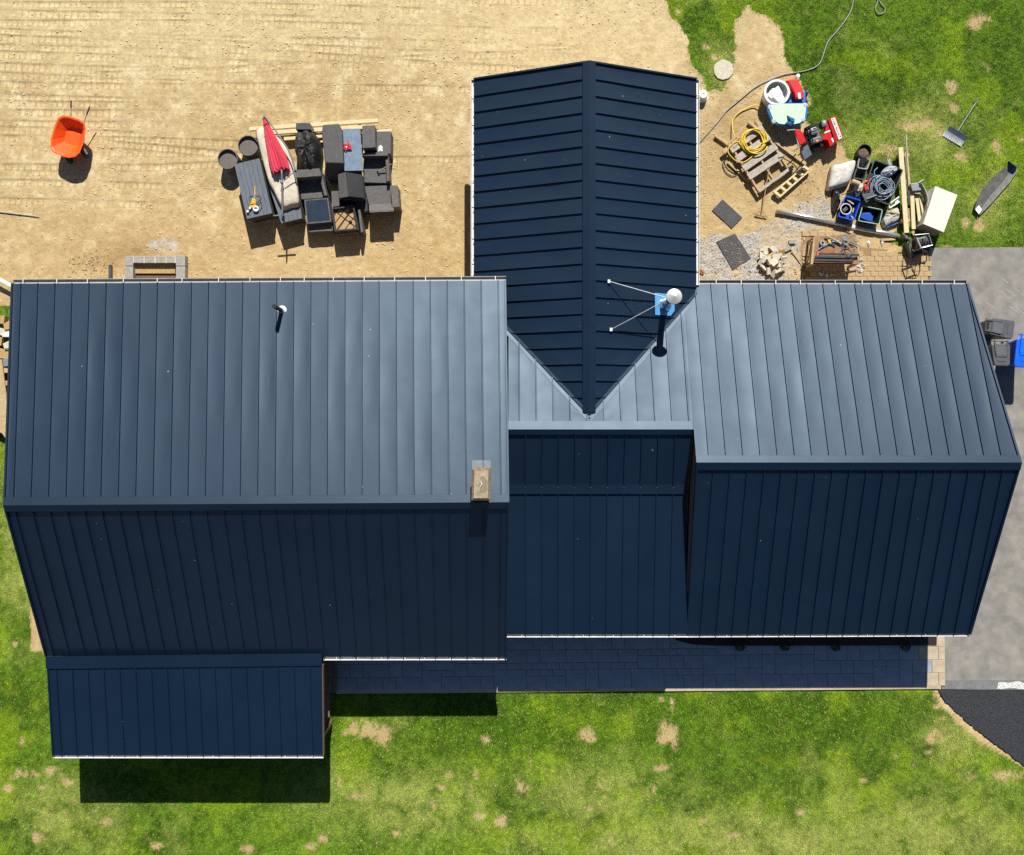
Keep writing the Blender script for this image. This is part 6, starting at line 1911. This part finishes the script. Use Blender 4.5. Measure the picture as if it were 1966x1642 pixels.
t = thing("carton", "large cream carton at the end of the planks", "carton", flat(cen(q)))
MB().prism(q, 0.01).build("box", M_CARDS, t, bevel=0.006)
MB().prism([cen(q) + (p - cen(q)) * 1.006 for p in q], .615, .626).build("lid", M_CARD, t)
M_CARDW = mat("carton_white_side", alb(236, 232, 222), .8)
a, b = q[0], q[3]
MB().bar(lerp(a, b, 0) + Vector((-.006, 0, -.31)), lerp(a, b, 1) + Vector((-.006, 0, -.31)), .012, .60).build("side_panel", M_CARDW, t)
rs = random.Random(10)
out = [P(*a, .2) for a in y4([(870, 1080), (960, 1020), (1060, 985), (1080, 1080), (1060, 1150), (960, 1200), (885, 1235), (850, 1150)])]
tag(mound(MB(), out, .05, .20, 61, rings=5, power=4, crease=.25, sub=3).build("grey_sheet", M_TARP), "pale grey plastic sheet beside the long plank", "sheet")
tag(MB().bar(P(*y4([(890, 1040)])[0], .22), P(*y4([(1055, 1075)])[0], .22), .05, .03).build("batten", M_LUMO), "brown batten lying over the grey sheet", "batten")
q_ = y4([(880, 1245), (950, 1210), (1060, 1165), (1066, 1200), (960, 1240), (890, 1262)])
tag(mound(MB(), PV(q_, .1), .01, .12, 62, rings=4, power=3, crease=.3, sub=2).build("blue_sheet", M_BTARP), "folded blue sheet below the grey sheet", "sheet")
t = thing("plastic_rack", "white plastic rack lying beside the wagon", "rack", flat(P(1718, 390), .05))
for a, b in (((920, 965), (1055, 870)), ((1055, 870), (1062, 930)), ((1062, 930), (935, 1010)), ((935, 1010), (920, 965))):
    MB().tube([P(*y4([a])[0], .2), P(*y4([b])[0], .2)], .022, 8).build("frame_bar", M_WHT, t)
tag(MB().prism(PV(y4([(1010, 905), (1060, 872), (1064, 928), (1000, 965)]), .17), .14).build("white_board", M_WHT), "white board inside the plastic rack", "board")

# ------------------------------------------------------------------ hose reel
hr = thing("hose_reel", "black hose reel cart at the driveway corner", "hose reel", flat(P(1765, 478)))
A_ = P(*y8([(1035, 430)])[0], .42); B_ = P(*y8([(1250, 390)])[0], .42)
axd = (B_ - A_).normalized()
MB().lathe(A_, [(.10, 0), (.10, (B_ - A_).length)], 20, axis=axd).build("drum", M_BLK, hr)
Ld = (B_ - A_).length
pts = []
for k in range(150):
    a = k * 6.283 / 16
    f = k / 150
    u = Vector((0, 0, 1)); w2 = axd.cross(u)
    pts.append(A_ + axd * (Ld * (.22 + .7 * abs((f * 3) % 2 - 1))) + (u * math.cos(a) + w2 * math.sin(a)) * (.14 + .03 * (f * 2 // 1)))
MB().tube(pts, .017, 6).build("wound_hose", mat("grey_wound_hose", (.09, .09, .10), .4), hr)
for f in (.0, 1.0):
    MB().lathe(A_ + axd * (Ld * f), [(.19, 0), (.20, .01), (.19, .02)], 24, axis=axd).build("flange", M_DGREY, hr)
MB().prism(PV(y8([(905, 400), (950, 385), (1025, 630), (990, 650)]), .30), .04).build("base_beam", M_DGREY, hr, bevel=0.01)
MB().prism(PV(y8([(1000, 560), (1270, 480), (1280, 560), (1020, 640)]), .10), .04).build("base_tray", M_BLK, hr)
for a, b, z0_, z1_ in (((1075, 325), (1150, 510), .82, .82), ((1080, 350), (1235, 310), .80, .78), ((1150, 500), (1290, 455), .80, .78)):
    MB().bar(P(*y8([a])[0], z0_), P(*y8([b])[0], z1_), .035, .03).build("top_bar", M_GALV, hr)
MB().tube([P(*y8([(1040, 280)])[0], .80), P(*y8([(1280, 258)])[0], .86), P(*y8([(1320, 400)])[0], .86), P(*y8([(1345, 455)])[0], .86), P(*y8([(1170, 500)])[0], .80)], .013, 7).build("push_handle", M_SILV, hr)
for a in ((1075, 330), (1150, 505), (1240, 310), (1290, 455)):
    p = P(*y8([a])[0], .80)
    MB().tube([p, Vector((p.x - .02, p.y - .02, .05))], .013, 6).build("upright", M_GMET, hr)
for a in ((930, 400), (1010, 620)):
    p = P(*y8([a])[0], .09)
    MB().lathe(p - axd * .03, [(.05, 0), (.09, .008), (.09, .05), (.05, .06)], 18, axis=axd).build("wheel", M_TYRE, hr)
wire("leader_hose", y8([(1190, 560), (1240, 650), (1225, 740), (1130, 770), (1120, 900), (1080, 985), (1020, 930), (980, 860)]), [.3, .2, .08, .04, .03, .03, .03, .03], .016, M_BLK, hr, 5, 7)
tag(MB().bar(P(*y8([(760, 580)])[0], .03), P(*y8([(925, 545)])[0], .03), .025, .02).build("rod", M_PLY), "thin brown rod left of the hose reel", "rod")
tag(MB().bar(P(*y8([(455, 365)])[0], .05), P(*y8([(700, 350)])[0], .05), .07, .03).build("board_offcut", M_LUMO), "tan board offcut above the sandy paving", "offcut")
for k, (a, lb) in enumerate((((250, 430), "white rag left on the sandy paving"), ((480, 420), "grey white rag near the grass tuft on the paving"))):
    p = P(*y8([a])[0], .02)
    tag(mound(MB(), [p + Vector((math.cos(w_) * .05 * (1 + .3 * math.sin(w_ * 3 + k)), math.sin(w_) * .10, 0)) for w_ in [i * .7 for i in range(9)]], .004, .06, 70 + k, rings=4, crease=.4).build("rag", M_WHT), lb, "rag")

# ------------------------------------------------------------------ snow shovel and roof flashing on the lawn
t = thing("snow_shovel", "silver snow shovel lying on the lawn", "shovel", flat(P(1840, 255)))
b0, b1, b2, b3 = P(1822, 244, .14), P(1856.8, 265, .14), P(1845.8, 281.5, .03), P(1810, 260.5, .03)
m0 = MB()
NSEG = 8
v = []
for j in range(NSEG + 1):
    f = j / NSEG
    zc = .15 * (1 - f) ** 1.8 + .02
    for i in range(2):
        p = lerp(lerp(b0, b1, i), lerp(b3, b2, i), f)
        v.append(Vector((p.x, p.y, zc)))
nv = len(v)
v += [p - Vector((0, 0, .012)) for p in v]
fs = []
for j in range(NSEG):
    fs += [(2 * j, 2 * j + 2, 2 * j + 3, 2 * j + 1), (nv + 2 * j, nv + 2 * j + 1, nv + 2 * j + 3, nv + 2 * j + 2)]
m0.add(v, fs).build("blade", mat("shovel_grey", (.62, .63, .66), .4), t)
MB().bar(b0 + Vector((0, .01, .03)), b1 + Vector((0, .01, .03)), .03, .02).build("top_edge", M_NAVY, t)  # navy puts the shade on the upper blade into the edge colour
for k in range(9):
    f = .08 + k * .105
    MB().bar(lerp(b0, b1, f) + (b3 - b0) * .45 + Vector((0, 0, -.035)), lerp(b3, b2, f) + Vector((0, 0, .012)), .012, .012).build("rib", M_SILV, t)
MB().tube([P(1838.5, 253, .14), P(1873, 198, .10)], .017, 8).build("shaft", M_GMET, t)
MB().tube([P(1873, 198, .10), P(1873, 190, .10), P(1877, 189, .10), P(1881, 194, .10), P(1874, 198.5, .10)], .013, 7).build("grip", M_GMET, t)

t = thing("gutter_offcut", "bent grey metal flashing lying on the lawn at the right", "flashing", flat(P(1910, 365)))
M_ZINC = mat("dull_zinc", alb(140, 138, 132), .7, metal=.1, c2=alb(104, 102, 98), scale=9, bump=.3, bscale=30)
def y10(a):
    return zz(a, (1770, 150), 5.474)
L0 = y10([(555, 1370), (580, 1280), (640, 1170), (720, 1070), (800, 1000), (880, 930)])
M0 = y10([(600, 1410), (650, 1330), (720, 1240), (790, 1160), (850, 1090), (915, 1000)])
R0 = y10([(610, 1440), (720, 1330), (790, 1250), (860, 1170), (930, 1090), (1015, 970)])
v = []
for a, b, c_ in zip(L0, M0, R0):
    v += [P(a[0], a[1], .16), P(b[0], b[1], .05), P(c_[0], c_[1], .10)]
nv = len(v)
v += [p - Vector((0, 0, .012)) for p in v]
fs = []
for k in range(5):
    for s_ in (0, 1):
        i0 = 3 * k + s_
        fs += [(i0, i0 + 1, i0 + 4, i0 + 3), (nv + i0, nv + i0 + 3, nv + i0 + 4, nv + i0 + 1)]
    fs += [(3 * k, 3 * k + 3, nv + 3 * k + 3, nv + 3 * k), (3 * k + 2, nv + 3 * k + 2, nv + 3 * k + 5, 3 * k + 5)]
MB().add(v, fs).build("trough", M_ZINC, t)
q = [P(*y10([(905, 872)])[0], .26), P(*y10([(1000, 925)])[0], .26), P(*y10([(980, 1000)])[0], .06), P(*y10([(895, 990)])[0], .06)]
MB().hexa(q[3], q[2], q[1], q[0], (0, 0, -.01)).build("end_flap", M_NAVY, t)
q = [P(*y10([(915, 872)])[0], .27), P(*y10([(1000, 925)])[0], .27), P(*y10([(1005, 945)])[0], .23), P(*y10([(935, 905)])[0], .23)]
MB().hexa(q[3], q[2], q[1], q[0], (0, 0, -.01)).build("bright_edge", M_WHT, t)
q = PV(y10([(560, 1380), (600, 1335), (632, 1380), (600, 1432)]), .14)
MB().prism(q, .12).build("bright_end", M_WHT, t)

# ------------------------------------------------------------------ wheelie bins
def bin_(qpx, label, m_, hinge):
    """qpx: lid corners NW NE SE SW at the top; hinge side index of first corner"""
    zt = 1.08
    q = PV(qpx, zt)
    c_ = cen(q)
    t = thing("wheelie_bin", label, "bin", flat(c_), "wheelie bins on the driveway")
    qc = list(q)
    q = rounded(q, .10, 4)
    low = [Vector((c_.x + (p.x - c_.x) * .74, c_.y + (p.y - c_.y) * .74, .06)) for p in q]
    up = [Vector((c_.x + (p.x - c_.x) * .95, c_.y + (p.y - c_.y) * .95, zt - .07)) for p in q]
    nq = len(q)
    MB().add(low + up, [tuple(range(nq)), tuple(reversed(range(nq, 2 * nq)))] + [(i, nq + i, nq + (i + 1) % nq, (i + 1) % nq) for i in range(nq)]).build("body", m_, t)
    lid = MB()
    lid.prism(q, zt - .06)
    ld = lid.build("lid", m_, t, bevel=0.035)
    h0_, h1_ = qc[hinge], qc[(hinge + 1) % 4]
    f0, f1 = qc[(hinge + 3) % 4], qc[(hinge + 2) % 4]
    def on(u, v_):
        p = lerp(lerp(h0_, h1_, u), lerp(f0, f1, u), v_)
        return Vector((p.x, p.y, zt))
    MB().prism([on(.16, .12), on(.84, .12), on(.84, .60), on(.16, .60)], zt - .01, zt + .018).build("lid_panel", m_, ld, bevel=0.008)
    MB().prism([on(.22, .16), on(.78, .16), on(.78, .54), on(.22, .54)], zt + .01, zt + .021).build("glossy_panel", mat("lid_gloss_" + str(len(bpy.data.materials)), tuple(v * 1.5 for v in m_.node_tree.nodes["Color Ramp"].color_ramp.elements[1].color[:3]), .25), ld)
    MB().prism([on(.25, .74), on(.75, .74), on(.75, .80), on(.25, .80)], zt, zt + .012).build("lid_rib", m_, ld)
    for u in (.18, .82):
        MB().bar(on(u, -.14) + Vector((0, 0, .01)), on(u, .5) + Vector((0, 0, .022)), .04, .025).build("hinge_arm", m_, ld)
    MB().tube([on(.06, -.10) + Vector((0, 0, -.02)), on(.94, -.10) + Vector((0, 0, -.02))], .018, 8).build("handle", m_, t)
    for u in (.08, .92):
        e = on(u, .06)
        dx_ = (h1_ - h0_).normalized()
        e = Vector((c_.x + (e.x - c_.x) * .8, c_.y + (e.y - c_.y) * .8, .10))
        MB().lathe(e - dx_ * .025, [(.05, 0), (.10, .008), (.10, .042), (.05, .05)], 18, axis=dx_).build("wheel", M_TYRE, t)
    return t
bin_([(1900, 609), (1950, 615.5), (1944, 653), (1897, 641)][::-1][0:1] + [(1900, 609), (1950, 615.5), (1944, 653)], "dark grey wheelie bin furthest from the photo's bottom, lid hinge towards the roof", M_DGREY, 0)
bin_([(1903, 659), (1940.4, 660), (1939.5, 703), (1909, 703)], "dark grey wheelie bin beside the blue bin", M_DGREY, 0)
bin_([(1953, 648), (1996, 650), (1994, 707), (1947, 705)], "bright blue wheelie bin at the right edge", M_BBIN, 0)

# ------------------------------------------------------------------ wooden step by the porch, debris on the soil
st = thing("wooden_step", "small brown timber step between the porch and the patio", "step", flat(P(634, 1300)))
for k in range(3):
    x0 = 620.5 + k * 9.3
    MB().prism(PV([(x0, 1256), (x0 + 8.6, 1256), (x0 + 8.6, 1329), (x0, 1329.5)], .30), .25).build("tread_board", M_POST, st, bevel=0.004)
MB().prism(PV([(622, 1262), (646, 1262), (646, 1327), (622, 1327)], .245), .0).build("riser_frame", M_DECK, st)
rs = random.Random(91)
m0 = MB()
for k in range(260):
    px_, py_ = rs.choice([(rs.gauss(1590, 60), rs.gauss(495, 30)), (rs.gauss(1480, 50), rs.gauss(530, 14)), (rs.gauss(1560, 40), rs.gauss(360, 30)), (rs.gauss(175, 25), rs.gauss(505, 14))])
    if 1784 < px_:
        continue
    L2 = rs.uniform(.02, .10)
    m0.box(P(px_, py_, .035), (L2, rs.uniform(.008, .02), .008), rz=rs.uniform(0, 3.1))
stuff(m0.build("wood_splinters", M_LUMO), "pale wood splinters scattered over the work yard", "splinters")
